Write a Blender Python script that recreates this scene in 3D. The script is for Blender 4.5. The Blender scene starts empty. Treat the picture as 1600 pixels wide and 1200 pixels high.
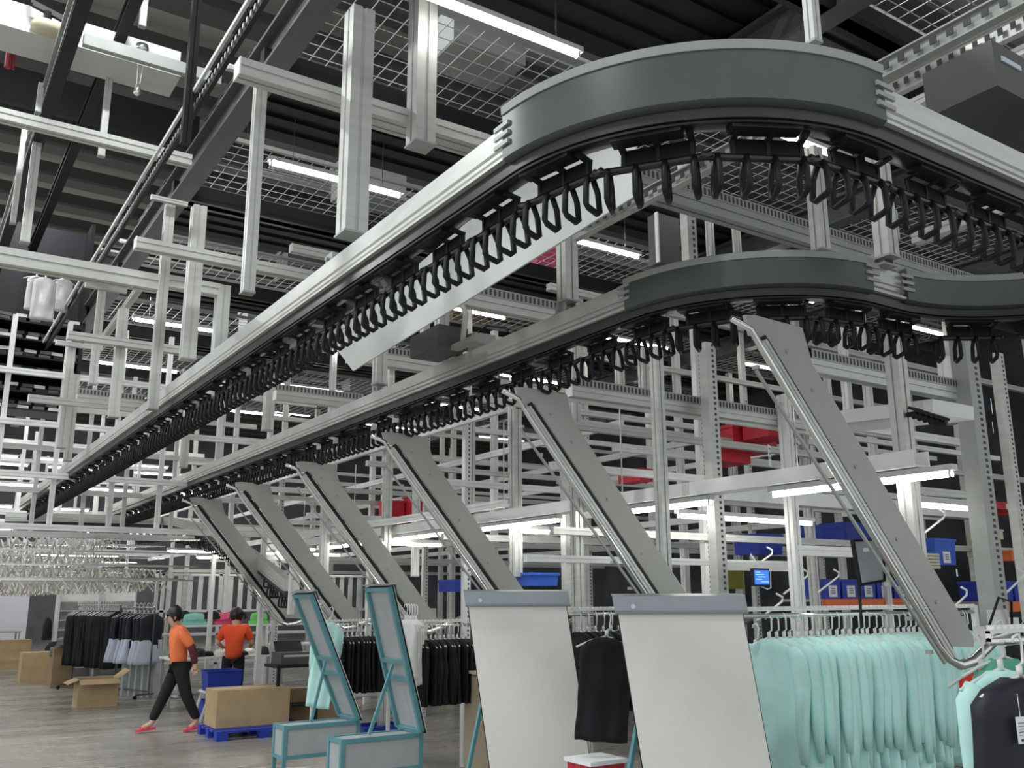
import bpy, bmesh, math, random
from mathutils import Vector, Matrix, noise
random.seed(7)
C = bpy.context.scene.collection
PI = math.pi

# ---------------------------------------------------------------- camera
F = 1440.0; H = 1.75
ROT = ((0.83491915, -0.12116834, -0.53686894),
       (-0.55035852, -0.19079095, -0.8128372),
       (-0.00393961, 0.97412373, -0.22598105))
M3 = Matrix(ROT)
cd = bpy.data.cameras.new('camera'); cam = bpy.data.objects.new('camera', cd); C.objects.link(cam)
cam.matrix_world = Matrix.Translation((0, 0, H)) @ M3.to_4x4()
cd.sensor_width = 36.0; cd.lens = F / 1600 * 36; cd.clip_start = 0.05; cd.clip_end = 200
bpy.context.scene.camera = cam

# ---------------------------------------------------------------- world, view
w = bpy.data.worlds.new('world'); bpy.context.scene.world = w; w.use_nodes = True
bg = w.node_tree.nodes['Background']
bg.inputs[0].default_value = (0.93, 0.98, 1.0, 1); bg.inputs[1].default_value = 0.62
vs = bpy.context.scene.view_settings
vs.view_transform = 'Standard'; vs.look = 'None'; vs.gamma = 1; vs.exposure = 0.55; vs.use_curve_mapping = False
try:
    bpy.context.scene.cycles.max_bounces = 5
    bpy.context.scene.cycles.diffuse_bounces = 3
    bpy.context.scene.cycles.glossy_bounces = 3
    bpy.context.scene.cycles.sample_clamp_indirect = 4
except Exception:
    pass

# added fill lamps: area lights in housings under the roof
FILL_LAMPS = [(-3, 2.06), (-3, 9.56), (-3, 17.06), (0.6, 5.81), (0.6, 13.31), (0.6, 22.06), (0.6, 29.56), (6, 33.31), (12, 33.31)]

# ---------------------------------------------------------------- point finding on real planes
def ray(px, py): return M3 @ Vector((px - 800, -(py - 600), -F))
def onx(px, py, x): r = ray(px, py); t = x / r.x; return Vector((0, 0, H)) + r * t
def ony(px, py, y): r = ray(px, py); t = y / r.y; return Vector((0, 0, H)) + r * t
def onz(px, py, z): r = ray(px, py); t = (z - H) / r.z; return Vector((0, 0, H)) + r * t
def deep(px, py, d): return Vector((0, 0, H)) + ray(px, py) * (d / F)
def proj(p):
    c = M3.transposed() @ (Vector(p) - Vector((0, 0, H))); d = max(-c.z, 1e-3)
    return 800 + F * c.x / d, 600 - F * c.y / d, d
def solve_x(px, y, z):
    a, b = -5.0, 40.0
    for _ in range(50):
        m = (a + b) / 2
        if proj((m, y, z))[0] < px: a = m
        else: b = m
    return a
def solve_y(px, x, z):
    a, b = 0.5, 80.0
    for _ in range(50):
        m = (a + b) / 2
        if proj((x, m, z))[0] > px: a = m
        else: b = m
    return a

# ---------------------------------------------------------------- materials
def mat(name, col, rough=0.5, metal=0.0, emit=0.0, var=0.06, scale=6.0, bump=0.0, stretch=None, spec=0.5, ecol=None):
    m = bpy.data.materials.new(name); m.use_nodes = True; nt = m.node_tree; b = nt.nodes['Principled BSDF']
    b.inputs['Roughness'].default_value = rough; b.inputs['Metallic'].default_value = metal
    b.inputs['Specular IOR Level'].default_value = spec
    tc = nt.nodes.new('ShaderNodeTexCoord'); mp = nt.nodes.new('ShaderNodeMapping')
    nt.links.new(tc.outputs['Object'], mp.inputs[0])
    if stretch: mp.inputs['Scale'].default_value = stretch
    nz = nt.nodes.new('ShaderNodeTexNoise'); nz.inputs['Scale'].default_value = scale; nz.inputs['Detail'].default_value = 4
    nt.links.new(mp.outputs[0], nz.inputs['Vector'])
    rp = nt.nodes.new('ShaderNodeValToRGB')
    rp.color_ramp.elements[0].position = 0.3; rp.color_ramp.elements[1].position = 0.7
    rp.color_ramp.elements[0].color = tuple(max(0, c * (1 - var)) for c in col) + (1,)
    rp.color_ramp.elements[1].color = tuple(min(1, c * (1 + var)) for c in col) + (1,)
    nt.links.new(nz.outputs[0], rp.inputs[0]); nt.links.new(rp.outputs[0], b.inputs['Base Color'])
    if bump:
        bp = nt.nodes.new('ShaderNodeBump'); bp.inputs['Strength'].default_value = bump
        nt.links.new(nz.outputs[0], bp.inputs['Height']); nt.links.new(bp.outputs[0], b.inputs['Normal'])
    if emit:
        b.inputs['Emission Color'].default_value = (ecol or (1, 0.99, 0.93)) + (1,)
        b.inputs['Emission Strength'].default_value = emit
    return m
ALU = mat('aluminium', (0.56, 0.57, 0.54), 0.42, 0.45, var=0.08, scale=3, stretch=(1, 1, 6))
ALUD = mat('aluminium_grey', (0.36, 0.375, 0.355), 0.45, 0.3, var=0.07)
ALUW = mat('white_steel', (0.78, 0.79, 0.78), 0.45, 0.05, var=0.04)
GROOVE = mat('groove_dark', (0.05, 0.052, 0.05), 0.6)
CURVE = mat('bend_cover_grey', (0.066, 0.078, 0.070), 0.33, 0.0, var=0.05)
CURVE2 = mat('bend_cover_lip', (0.30, 0.32, 0.295), 0.5, 0.0, var=0.05)
BLACK = mat('black_plastic', (0.008, 0.009, 0.010), 0.5, 0.0, var=0.2, spec=0.3)
RUBBER = mat('black_rail', (0.016, 0.017, 0.018), 0.3, 0.0, var=0.2)
STEEL = mat('chrome_tube', (0.72, 0.73, 0.72), 0.18, 0.9, var=0.05)
PLATE = mat('chute_plate', (0.40, 0.405, 0.375), 0.55, 0.1, var=0.05, scale=2)
GUARD = mat('guard_plate', (0.62, 0.64, 0.61), 0.55, 0.05, var=0.04, scale=2)
DARKST = mat('dark_steel', (0.010, 0.010, 0.012), 0.5, 0.0, var=0.2, spec=0.3)
GREYST = mat('grey_girder', (0.09, 0.09, 0.093), 0.5, 0.1, var=0.1)
DECK = mat('dark_deck', (0.012, 0.012, 0.016), 0.5, 0.0, var=0.4, scale=3)
WIRE = mat('zinc_wire', (0.55, 0.56, 0.56), 0.4, 0.5)
ROOFM = mat('roof_sheet', (0.62, 0.59, 0.55), 0.7, 0.0, var=0.12, scale=0.7, stretch=(0.4, 2, 1))
PURLIN = mat('roof_purlin', (0.12, 0.115, 0.11), 0.6)
TUBE = mat('lamp_glow', (1, 1, 1), 0.5, emit=16.0)
TUBE2 = mat('lamp_glow_far', (1, 1, 1), 0.5, emit=9.0)
HOUSING = mat('lamp_housing', (0.62, 0.63, 0.62), 0.4)
FLOORM = None
TEAL = mat('teal_paint', (0.11, 0.29, 0.33), 0.4, var=0.1)
BOARDF = mat('board_white', (0.90, 0.88, 0.84), 0.33, 0.0, var=0.02, scale=40, stretch=(8, 8, 0.1))
BOARDB = mat('board_grey', (0.40, 0.42, 0.43), 0.5, var=0.06)
BRACKET = mat('board_bracket', (0.36, 0.39, 0.42), 0.35, 0.5, var=0.05)
MINT = mat('mint_cloth', (0.57, 0.90, 0.85), 0.85, var=0.08, scale=5, bump=0.15, spec=0.2)
BLKC = mat('black_cloth', (0.014, 0.015, 0.018), 0.8, var=0.3, scale=6, bump=0.3, spec=0.3)
NAVY = mat('navy_cloth', (0.006, 0.008, 0.016), 0.6, var=0.2, bump=0.2)
LILAC = mat('pale_grey_cloth', (0.60, 0.64, 0.76), 0.85, var=0.06, bump=0.1)
WHITEC = mat('white_cloth', (0.80, 0.80, 0.78), 0.85, var=0.04, bump=0.2)
REDC = mat('red_cloth', (0.75, 0.045, 0.03), 0.8, var=0.1, bump=0.2)
ORANGEC = mat('orange_cloth', (0.86, 0.20, 0.07), 0.8, var=0.08, bump=0.1)
REDORC = mat('red_orange_cloth', (0.85, 0.09, 0.02), 0.8, var=0.06, bump=0.1)
MAROON = mat('maroon_cloth', (0.10, 0.015, 0.025), 0.8, var=0.1)
GREENC = mat('teal_green_cloth', (0.12, 0.42, 0.30), 0.8, var=0.1)
SKIN = mat('skin', (0.62, 0.36, 0.25), 0.55, var=0.05)
HAIR = mat('black_hair', (0.008, 0.007, 0.007), 0.45, var=0.3, scale=30)
PINK = mat('pink_rubber', (0.72, 0.06, 0.11), 0.5)
CARTON = mat('carton', (0.47, 0.34, 0.19), 0.85, var=0.08, scale=4)
CARTOND = mat('carton_inside', (0.30, 0.21, 0.12), 0.9, var=0.08)
WOOD = mat('light_wood', (0.52, 0.44, 0.31), 0.5, var=0.12, scale=3, stretch=(1, 1, 0.15))
WOODT = mat('wood_top', (0.72, 0.60, 0.46), 0.5, var=0.05)
BLUE = mat('blue_plastic', (0.015, 0.045, 0.42), 0.4, var=0.1)
BLUEL = mat('blue_bright_plastic', (0.03, 0.12, 0.62), 0.4, var=0.1)
ORNG = mat('orange_shelf_steel', (0.80, 0.17, 0.045), 0.5, var=0.06)
REDP = mat('red_plastic', (0.55, 0.02, 0.04), 0.5, var=0.1)
PINKP = mat('pink_film', (0.80, 0.10, 0.22), 0.5)
TEALP = mat('aqua_film', (0.25, 0.60, 0.52), 0.5)
GRNP = mat('green_film', (0.20, 0.66, 0.18), 0.5)
OLIVE = mat('olive_box', (0.28, 0.27, 0.04), 0.6)
PAPER = mat('paper', (0.82, 0.84, 0.86), 0.6)
INK = mat('ink', (0.06, 0.06, 0.07), 0.6)
SCREEN = mat('screen_blue', (0.02, 0.06, 0.5), 0.3, emit=0.9, ecol=(0.03, 0.16, 0.95))
SCREENT = mat('screen_lines', (0.2, 0.4, 0.9), 0.3, emit=1.0, ecol=(0.25, 0.5, 1.0))
WHITEB = mat('whiteboard', (0.55, 0.60, 0.68), 0.3, var=0.03)
HANGC = mat('hanger_plastic', (0.58, 0.56, 0.50), 0.4)
CREAM = mat('cream_plastic', (0.66, 0.60, 0.44), 0.5)
PIPE = mat('red_pipe', (0.30, 0.03, 0.05), 0.5)
WALLM = mat('far_wall', (0.62, 0.61, 0.66), 0.8, var=0.04, scale=0.5)
WALLF = mat('far_wall_dark', (0.17, 0.17, 0.18), 0.8, var=0.3, scale=0.8)
WALLD = mat('dark_wall', (0.07, 0.075, 0.085), 0.8, var=0.5, scale=0.8)
GREYBOX = mat('grey_enclosure', (0.075, 0.08, 0.075), 0.45, var=0.06)
FILM = mat('plastic_film', (0.60, 0.60, 0.60), 0.3, var=0.1, bump=0.4)

def floor_mat():
    m = bpy.data.materials.new('polished_concrete'); m.use_nodes = True; nt = m.node_tree; b = nt.nodes['Principled BSDF']
    tc = nt.nodes.new('ShaderNodeTexCoord')
    n1 = nt.nodes.new('ShaderNodeTexNoise'); n1.inputs['Scale'].default_value = 0.6; n1.inputs['Detail'].default_value = 6
    n2 = nt.nodes.new('ShaderNodeTexNoise'); n2.inputs['Scale'].default_value = 2.5; n2.inputs['Detail'].default_value = 5
    mp = nt.nodes.new('ShaderNodeMapping'); mp.inputs['Scale'].default_value = (0.5, 2.0, 1)
    nt.links.new(tc.outputs['Object'], n1.inputs['Vector'])
    nt.links.new(tc.outputs['Object'], mp.inputs[0]); nt.links.new(mp.outputs[0], n2.inputs['Vector'])
    r = nt.nodes.new('ShaderNodeValToRGB'); r.color_ramp.elements[0].position = 0.3; r.color_ramp.elements[1].position = 0.75
    r.color_ramp.elements[0].color = (0.24, 0.225, 0.20, 1); r.color_ramp.elements[1].color = (0.38, 0.355, 0.315, 1)
    nt.links.new(n1.outputs[0], r.inputs[0]); nt.links.new(r.outputs[0], b.inputs['Base Color'])
    r2 = nt.nodes.new('ShaderNodeMapRange'); r2.inputs[3].default_value = 0.16; r2.inputs[4].default_value = 0.42
    nt.links.new(n2.outputs[0], r2.inputs[0]); nt.links.new(r2.outputs[0], b.inputs['Roughness'])
    return m
FLOORM = floor_mat()

# ---------------------------------------------------------------- mesh builder
class MB:
    def __init__(s): s.v = []; s.f = []; s.m = []; s.mats = []; s.smooth = False
    def mi(s, mt):
        if mt is None: return 0
        if mt not in s.mats: s.mats.append(mt)
        return s.mats.index(mt)
    def add(s, vs_, fs, mt=None):
        o = len(s.v); s.v += [tuple(v) for v in vs_]; k = s.mi(mt)
        for f in fs: s.f.append(tuple(i + o for i in f)); s.m.append(k)
    def box(s, a, b, mt=None):
        x0, y0, z0 = [min(a[i], b[i]) for i in range(3)]; x1, y1, z1 = [max(a[i], b[i]) for i in range(3)]
        s.add([(x0,y0,z0),(x1,y0,z0),(x1,y1,z0),(x0,y1,z0),(x0,y0,z1),(x1,y0,z1),(x1,y1,z1),(x0,y1,z1)],
              [(0,3,2,1),(4,5,6,7),(0,1,5,4),(1,2,6,5),(2,3,7,6),(3,0,4,7)], mt)
    def bar(s, p, q, wd, ht, up=(0, 0, 1), mt=None):
        p = Vector(p); q = Vector(q); d = (q - p).normalized(); up = Vector(up)
        sd = d.cross(up)
        if sd.length < 1e-4: sd = d.cross(Vector((0, 1, 0)))
        sd.normalize(); u = sd.cross(d).normalized()
        c = []
        for e in (p, q):
            for a, b in ((-1, -1), (1, -1), (1, 1), (-1, 1)): c.append(e + sd * a * wd / 2 + u * b * ht / 2)
        s.add(c, [(0,3,2,1),(4,5,6,7),(0,1,5,4),(1,2,6,5),(2,3,7,6),(3,0,4,7)], mt)
    def profile(s, p, q, wd, up=(0, 0, 1), mt=None, groove=True, ht=None):
        """T-slot aluminium extrusion: square bar with recessed grooves on four sides"""
        ht = ht or wd
        p = Vector(p); q = Vector(q); d = (q - p).normalized(); up = Vector(up)
        sd = d.cross(up)
        if sd.length < 1e-4: sd = d.cross(Vector((0, 1, 0)))
        sd.normalize(); u = sd.cross(d).normalized()
        g = 0.16; k = 0.80
        sec = [(-1,-1),(-g,-1),(-g,-k),(g,-k),(g,-1),(1,-1),(1,-g),(k,-g),(k,g),(1,g),(1,1),(g,1),(g,k),(-g,k),(-g,1),(-1,1),(-1,g),(-k,g),(-k,-g),(-1,-g)]
        n = len(sec); vs_ = [e + sd * a * wd / 2 + u * b * ht / 2 for e in (p, q) for a, b in sec]
        fs = [(i, (i + 1) % n, n + (i + 1) % n, n + i) for i in range(n)] + [tuple(range(n))[::-1], tuple(range(n, 2 * n))]
        s.add(vs_, fs, mt)
    def tube(s, pts, r, n=8, mt=None, close=False, cap=True):
        pts = [Vector(p) for p in pts]; N = len(pts); rings = []
        prev = None
        for i, p in enumerate(pts):
            if close: d = pts[(i + 1) % N] - pts[i - 1]
            else: d = pts[min(i + 1, N - 1)] - pts[max(i - 1, 0)]
            d.normalize()
            if prev is None:
                a = Vector((0, 0, 1)) if abs(d.z) < 0.9 else Vector((1, 0, 0))
                u = d.cross(a).normalized()
            else:
                u = (prev - d * prev.dot(d))
                u = u.normalized() if u.length > 1e-5 else d.cross(Vector((0, 0, 1))).normalized()
            prev = u; v = d.cross(u)
            rr = r[i] if isinstance(r, (list, tuple)) else r
            rings.append([p + (u * math.cos(2 * PI * k / n) + v * math.sin(2 * PI * k / n)) * rr for k in range(n)])
        vs_ = [x for rg in rings for x in rg]; fs = []
        for i in range(N if close else N - 1):
            j = (i + 1) % N
            for k in range(n): fs.append((i * n + k, i * n + (k + 1) % n, j * n + (k + 1) % n, j * n + k))
        if not close and cap: fs += [tuple(range(n))[::-1], tuple((N - 1) * n + k for k in range(n))]
        s.add(vs_, fs, mt)
    def poly(s, pts, nrm, th, mt=None):
        """a flat outline given thickness"""
        nrm = Vector(nrm).normalized() * th / 2; n = len(pts)
        vs_ = [Vector(p) + nrm for p in pts] + [Vector(p) - nrm for p in pts]
        s.add(vs_, [tuple(range(n)), tuple(range(n, 2 * n))[::-1]] + [(i, n + i, n + (i + 1) % n, (i + 1) % n) for i in range(n)], mt)
    def sweep(s, path, prof, mt=None, closed=True):
        """path: list of (x, y, z, lx, ly) where l = left unit vector; prof: (u, v)"""
        n = len(prof); N = len(path)
        vs_ = [(x + lx * u, y + ly * u, z + v) for (x, y, z, lx, ly) in path for (u, v) in prof]
        fs = []
        for i in range(N - 1):
            for k in range(n if closed else n - 1):
                fs.append((i * n + k, i * n + (k + 1) % n, (i + 1) * n + (k + 1) % n, (i + 1) * n + k))
        if closed: fs += [tuple(range(n))[::-1], tuple((N - 1) * n + k for k in range(n))]
        s.add(vs_, fs, mt)
    def mesh(s, name, mt=None, smooth=False, fix=True):
        me = bpy.data.meshes.new(name); me.from_pydata(s.v, [], s.f)
        if s.mats and any(x is not None for x in s.mats):
            for x in s.mats: me.materials.append(x)
            me.polygons.foreach_set('material_index', s.m)
        elif mt: me.materials.append(mt)
        if fix:
            bm = bmesh.new(); bm.from_mesh(me); bmesh.ops.recalc_face_normals(bm, faces=bm.faces); bm.to_mesh(me); bm.free()
        if smooth: me.polygons.foreach_set('use_smooth', [True] * len(me.polygons))
        if smooth == 'auto':
            me.set_sharp_from_angle(angle=0.6)
        me.update(); return me
    def build(s, name, mt=None, parent=None, smooth=False, fix=True):
        o = bpy.data.objects.new(name, s.mesh(name, mt, smooth, fix)); C.objects.link(o)
        if parent: o.parent = parent
        return o

def tag(o, label=None, cat=None, group=None, kind=None):
    if label: o['label'] = label
    if cat: o['category'] = cat
    if group: o['group'] = group
    if kind: o['kind'] = kind
    return o
def thing(name, label, cat, loc=(0, 0, 0), rz=0.0, group=None):
    o = bpy.data.objects.new(name, None); C.objects.link(o); o.empty_display_size = 0.1
    o.location = loc; o.rotation_euler = (0, 0, rz)
    return tag(o, label, cat, group)
KIDS = {}
def dup(src, loc=None, rz=None, label=None, group=None, scale=None):
    """a thing copied with its parts and sub-parts"""
    kids = {}
    def cp(o, par):
        c = o.copy(); C.objects.link(c)
        if par is not None: c.parent = par
        for ch in list(o.children): cp(ch, c)
        return c
    r = cp(src, None)
    if loc is not None: r.location = loc
    if rz is not None: r.rotation_euler = (0, 0, rz)
    if scale is not None: r.scale = (scale,) * 3 if not isinstance(scale, tuple) else scale
    if label: r['label'] = label
    if group: r['group'] = group
    return r
def struct(name, mb, mt, **k):
    o = mb.build(name, mt, **k); o['kind'] = 'structure'; return o
def centre(mb):
    """origin of a mesh builder's points moved to its lowest middle point; returns the offset"""
    xs = [v[0] for v in mb.v]; ys = [v[1] for v in mb.v]; zs = [v[2] for v in mb.v]
    c = ((min(xs) + max(xs)) / 2, (min(ys) + max(ys)) / 2, min(zs))
    mb.v = [(v[0] - c[0], v[1] - c[1], v[2] - c[2]) for v in mb.v]
    return c
ORD = 'first second third fourth fifth sixth seventh eighth ninth tenth eleventh twelfth thirteenth fourteenth fifteenth sixteenth seventeenth eighteenth nineteenth twentieth'.split()
def nth(i):
    i += 1
    if i <= 20: return ORD[i - 1]
    t = ['', '', 'twenty', 'thirty', 'forty', 'fifty', 'sixty', 'seventy', 'eighty', 'ninety'][i // 10]
    return (t + '-' + ORD[i % 10 - 1]) if i % 10 else t[:-1] + 'ieth'

# ================================================================ THE SETTING
mb = MB(); mb.box((-14, -4, -0.2), (30, 46, 0)); struct('floor', mb, FLOORM)
mb = MB(); mb.box((-14, 45, 0), (30, 45.3, 9.6)); struct('wall_far', mb, WALLF)
mb = MB(); mb.box((26, -4, 0), (26.3, 46, 9.6)); struct('wall_right', mb, WALLD)
# roof of corrugated sheet on purlins
mb = MB(); N = 160; prof = []
for i in range(N + 1):
    y = -4 + 50 * i / N; prof.append((y, 9.4 + (0.06 if i % 4 in (0, 1) else 0.0)))
for i in range(N):
    (a, za), (b, zb) = prof[i], prof[i + 1]
    mb.add([(-6, a, za), (26, a, za), (26, b, zb), (-6, b, zb)], [(0, 1, 2, 3)])
for i in range(34):
    y = 2 + i * 1.25
    mb.box((-6, y, 9.05), (26, y + 0.12, 9.3), PURLIN)
    mb.box((-6, y - 0.1, 9.0), (26, y + 0.26, 9.06), PURLIN)
mb.mats = [ROOFM if m_ is None else m_ for m_ in mb.mats] if None in mb.mats else mb.mats
mb2 = MB()
mb2.v, mb2.f, mb2.m, mb2.mats = mb.v, mb.f, [0] * N + [1] * (len(mb.f) - N), [ROOFM, PURLIN]
struct('ceiling', mb2, None)

# ================================================================ helpers for frame members
REG = {}
def reg(kind, o, key):
    REG.setdefault(kind, []).append((key, o))
def post_at(x, y, z0, z1, wd, mt=ALU, name='aluminium_post', kind='post', cat='post', perforated=False, foot=True, cap=False):
    mb = MB()
    if perforated:
        t = wd * 0.12
        mb.box((-wd/2, -wd*0.4, 0), (wd/2, -wd*0.4 + t, z1 - z0))
        mb.box((-wd/2, -wd*0.4 + t, 0), (-wd/2 + t, wd*0.4, z1 - z0)); mb.box((wd/2 - t, -wd*0.4 + t, 0), (wd/2, wd*0.4, z1 - z0))
        root = thing(name, '', cat, (x, y, z0)); mb.build('channel', mt, root)
        h = MB(); zz = 0.04
        st = 0.05
        while zz < z1 - z0 - 0.03 and zz < 4.5:
            h.box((wd*0.05, -wd*0.4 - 0.003, zz), (wd*0.25, -wd*0.4 + 0.001, zz + 0.024)); zz += st
        s = h.build('slot_row', GROOVE, root)
    else:
        mb.profile((0, 0, 0), (0, 0, z1 - z0), wd, up=(0, 1, 0))
        root = thing(name, '', cat, (x, y, z0)); mb.build('extrusion', mt, root)
        if foot:
            f = MB(); f.box((-wd*0.55, -wd*0.55, -0.012), (wd*0.55, wd*0.55, 0.0)); f.build('end_cap', ALUD, root)
    root['kind'] = 'thing'
    reg(kind, root, proj((x, y, (z0 + z1) / 2))[0])
    return root
def post(px, pt, pb, y, wpx, **k):
    """a vertical member whose middle is seen at px between rows pt and pb, in the plane y"""
    pm = (pt + pb) / 2; p = ony(px, pm, y); d = proj(p)[2]
    z1 = ony(px, pt, y).z; z0 = max(0.0, ony(px, pb, y).z)
    return post_at(p.x, y, z0, z1, wpx * d / F / 1.25, **k)
def xrail(p0, p1x, y, hpx, mt=ALU, kind='cross rail', name='cross_rail', slotted=False, caps=True):
    """a member running across (along x) in the plane y, from the point p0 to the column p1x"""
    a = ony(p0[0], p0[1], y); d = proj(a)[2]; x1 = solve_x(p1x, y, a.z); h = hpx * d / F / 1.25
    return xrail_at(a.x, x1, y, a.z, h, mt, kind, name, slotted, caps)
def xrail_at(x0, x1, y, z, h, mt=ALU, kind='cross rail', name='cross_rail', slotted=False, caps=True):
    mb = MB(); L = x1 - x0
    mb.profile((0, 0, 0), (L, 0, 0), h)
    root = thing(name, '', 'rail', (x0, y, z)); mb.build('extrusion', mt, root)
    if caps:
        c = MB(); c.box((-0.008, -h*0.52, -h*0.52), (0.0, h*0.52, h*0.52)); c.build('end_cap', ALUW, root)
    if slotted:
        t = MB(); t.box((0, -h*0.55, h*0.5), (L, -h*0.45, h*0.5 + 0.075)); t.build('slotted_duct', ALUD, root)
        s = MB(); q = 0.02
        while q < L - 0.03 and q < 6:
            s.box((q, -h*0.55 - 0.003, h*0.5 + 0.012), (q + 0.018, -h*0.55 + 0.001, h*0.5 + 0.062)); q += 0.042
        s.build('slot_row', GROOVE, root)
    root['kind'] = 'thing'
    reg(kind, root, proj((x0, y, z))[1]); return root
def yrail_at(x, y0, y1, z, wd, ht, mt=ALU, kind='long rail', name='long_rail', slotted=False, extr=True):
    mb = MB(); L = y1 - y0
    if extr: mb.profile((0, 0, 0), (0, L, 0), wd, ht=ht)
    else:
        t = min(wd, ht) * 0.16
        mb.box((-wd/2, 0, -ht/2), (wd/2, L, -ht/2 + t)); mb.box((-wd/2, 0, ht/2 - t), (wd/2, L, ht/2)); mb.box((-t/2, 0, -ht/2 + t), (t/2, L, ht/2 - t))
    root = thing(name, '', 'rail', (x, y0, z)); mb.build('section', mt, root)
    if slotted:
        s = MB(); q = 0.03
        while q < min(L - 0.05, 8):
            s.box((-wd/2 - 0.004, q, -ht*0.18), (-wd/2 + 0.001, q + 0.03, ht*0.18)); q += 0.075
        s.build('slot_row', GROOVE if mt is not DARKST else WIRE, root)
    root['kind'] = 'thing'
    reg(kind, root, x); return root

# ================================================================ OVERHEAD CONVEYORS
def path_line_arc(x0, yfar, ybend, R, z, xend, after=None, n=22, yend=None, z_of=None):
    P = []
    P.append((x0, yfar, z, 1, 0)); 
    k = int((yfar - ybend) / 0.6)
    for i in range(1, k + 1): P.append((x0, yfar + (ybend - yfar) * i / k, z, 1, 0))
    cx, cy = x0 + R, ybend
    for i in range(1, n + 1):
        a = PI / 2 * i / n
        # from heading -y to heading +x; point on the circle, left vector points to the centre
        px = cx - R * math.cos(a); py = cy - R * math.sin(a)
        P.append((px, py, z, math.cos(a), math.sin(a)))
    P.append((xend, ybend - R, z, 0, 1))
    if after:
        R2 = after
        c2x, c2y = xend, ybend - R - R2
        for i in range(1, n + 1):
            a = PI / 2 * i / n
            P.append((c2x + R2 * math.sin(a), c2y + R2 * math.cos(a), z, math.sin(a), math.cos(a)))
        P.append((xend + R2, c2y - 0.6, z, 1, 0))
    return P
COVER = [(0, 0), (0, -0.085), (0.010, -0.090), (0.010, -0.098), (0, -0.103), (0, -0.118), (0.012, -0.124), (0.012, -0.136), (-0.012, -0.142), (-0.012, -0.155), (0.13, -0.155), (0.13, 0)]
RAILP = [(0.012, -0.155), (0.012, -0.215), (0.045, -0.225), (0.10, -0.225), (0.118, -0.215), (0.118, -0.155)]
def bendp(h): return [(-0.022, h), (-0.022, -0.160), (0.0, -0.172), (0.16, -0.172), (0.16, h)]
def lipp(h): return [(-0.030, h), (-0.028, h - 0.035), (0.17, h - 0.035), (0.17, h), (0.155, h + 0.008), (-0.016, h + 0.008)]

def seglen(P):
    s = [0]
    for i in range(1, len(P)): s.append(s[-1] + math.hypot(P[i][0] - P[i-1][0], P[i][1] - P[i-1][1]))
    return s
def at_s(P, S, s):
    for i in range(1, len(P)):
        if S[i] >= s:
            t = (s - S[i-1]) / max(1e-9, S[i] - S[i-1]); a, b = P[i-1], P[i]
            return [a[j] + (b[j] - a[j]) * t for j in range(5)]
    return list(P[-1])

# ---- one hook carrier (local: travel along y, inward along +x)
car = thing('hook_carrier', '', 'hook carrier')
b = MB(); b.box((0.03, -0.13, -0.245), (0.10, 0.13, -0.222)); b.build('slide_plate', BLACK, car)
b = MB(); b.add([(0.112, -0.165, -0.262), (0.124, -0.165, -0.262), (0.134, -0.165, -0.212), (0.122, -0.165, -0.212), (0.112, 0.11, -0.262), (0.124, 0.11, -0.262), (0.134, 0.11, -0.212), (0.122, 0.11, -0.212)],
    [(0, 3, 2, 1), (4, 5, 6, 7), (0, 1, 5, 4), (1, 2, 6, 5), (2, 3, 7, 6), (3, 0, 4, 7)]); b.v = [(x + 0.004, y, -0.237 + (z + 0.237) * 1.25 - 0.036) for x, y, z in b.v]; b.build('band_plate', BLACK, car)
arm0 = None
for q in (-0.155, -0.03, 0.10):
    if arm0 is None:
        b = MB(); b.bar((0.06, 0, -0.238), (0.125, 0, -0.250), 0.024, 0.014); b.bar((0.125, 0, -0.245), (0.127, 0, -0.318), 0.022, 0.014, up=(0, 1, 0)); arm0 = b.build('arm', BLACK, car)
        arm0.location = (0, q, 0)
    else:
        a2 = arm0.copy(); C.objects.link(a2); a2.parent = car; a2.location = (0, q, 0)
b = MB(); b.tube([(0.128, -0.222, -0.308), (0.128, -0.20, -0.316), (0.128, 0.19, -0.316), (0.128, 0.218, -0.308)], 0.016, 8); b.build('carry_bar', RUBBER, car, smooth=True)
hk = None
for i in range(4):
    b = MB()
    b.tube([(0.118, 0, -0.312), (0.102, 0, -0.35), (0.098, 0, -0.428), (0.110, 0, -0.441), (0.162, 0, -0.454), (0.176, 0, -0.442), (0.168, 0, -0.37), (0.140, 0, -0.316)], 0.0125, 6)
    if hk is None:
        hk = b.build('hook', BLACK, car, smooth=True); hk.location = (0, -0.16 + 0.107 * i, 0)
    else:
        h2 = hk.copy(); C.objects.link(h2); h2.parent = car; h2.location = (0, -0.16 + 0.107 * i, 0)
used_car = [False]
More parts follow.
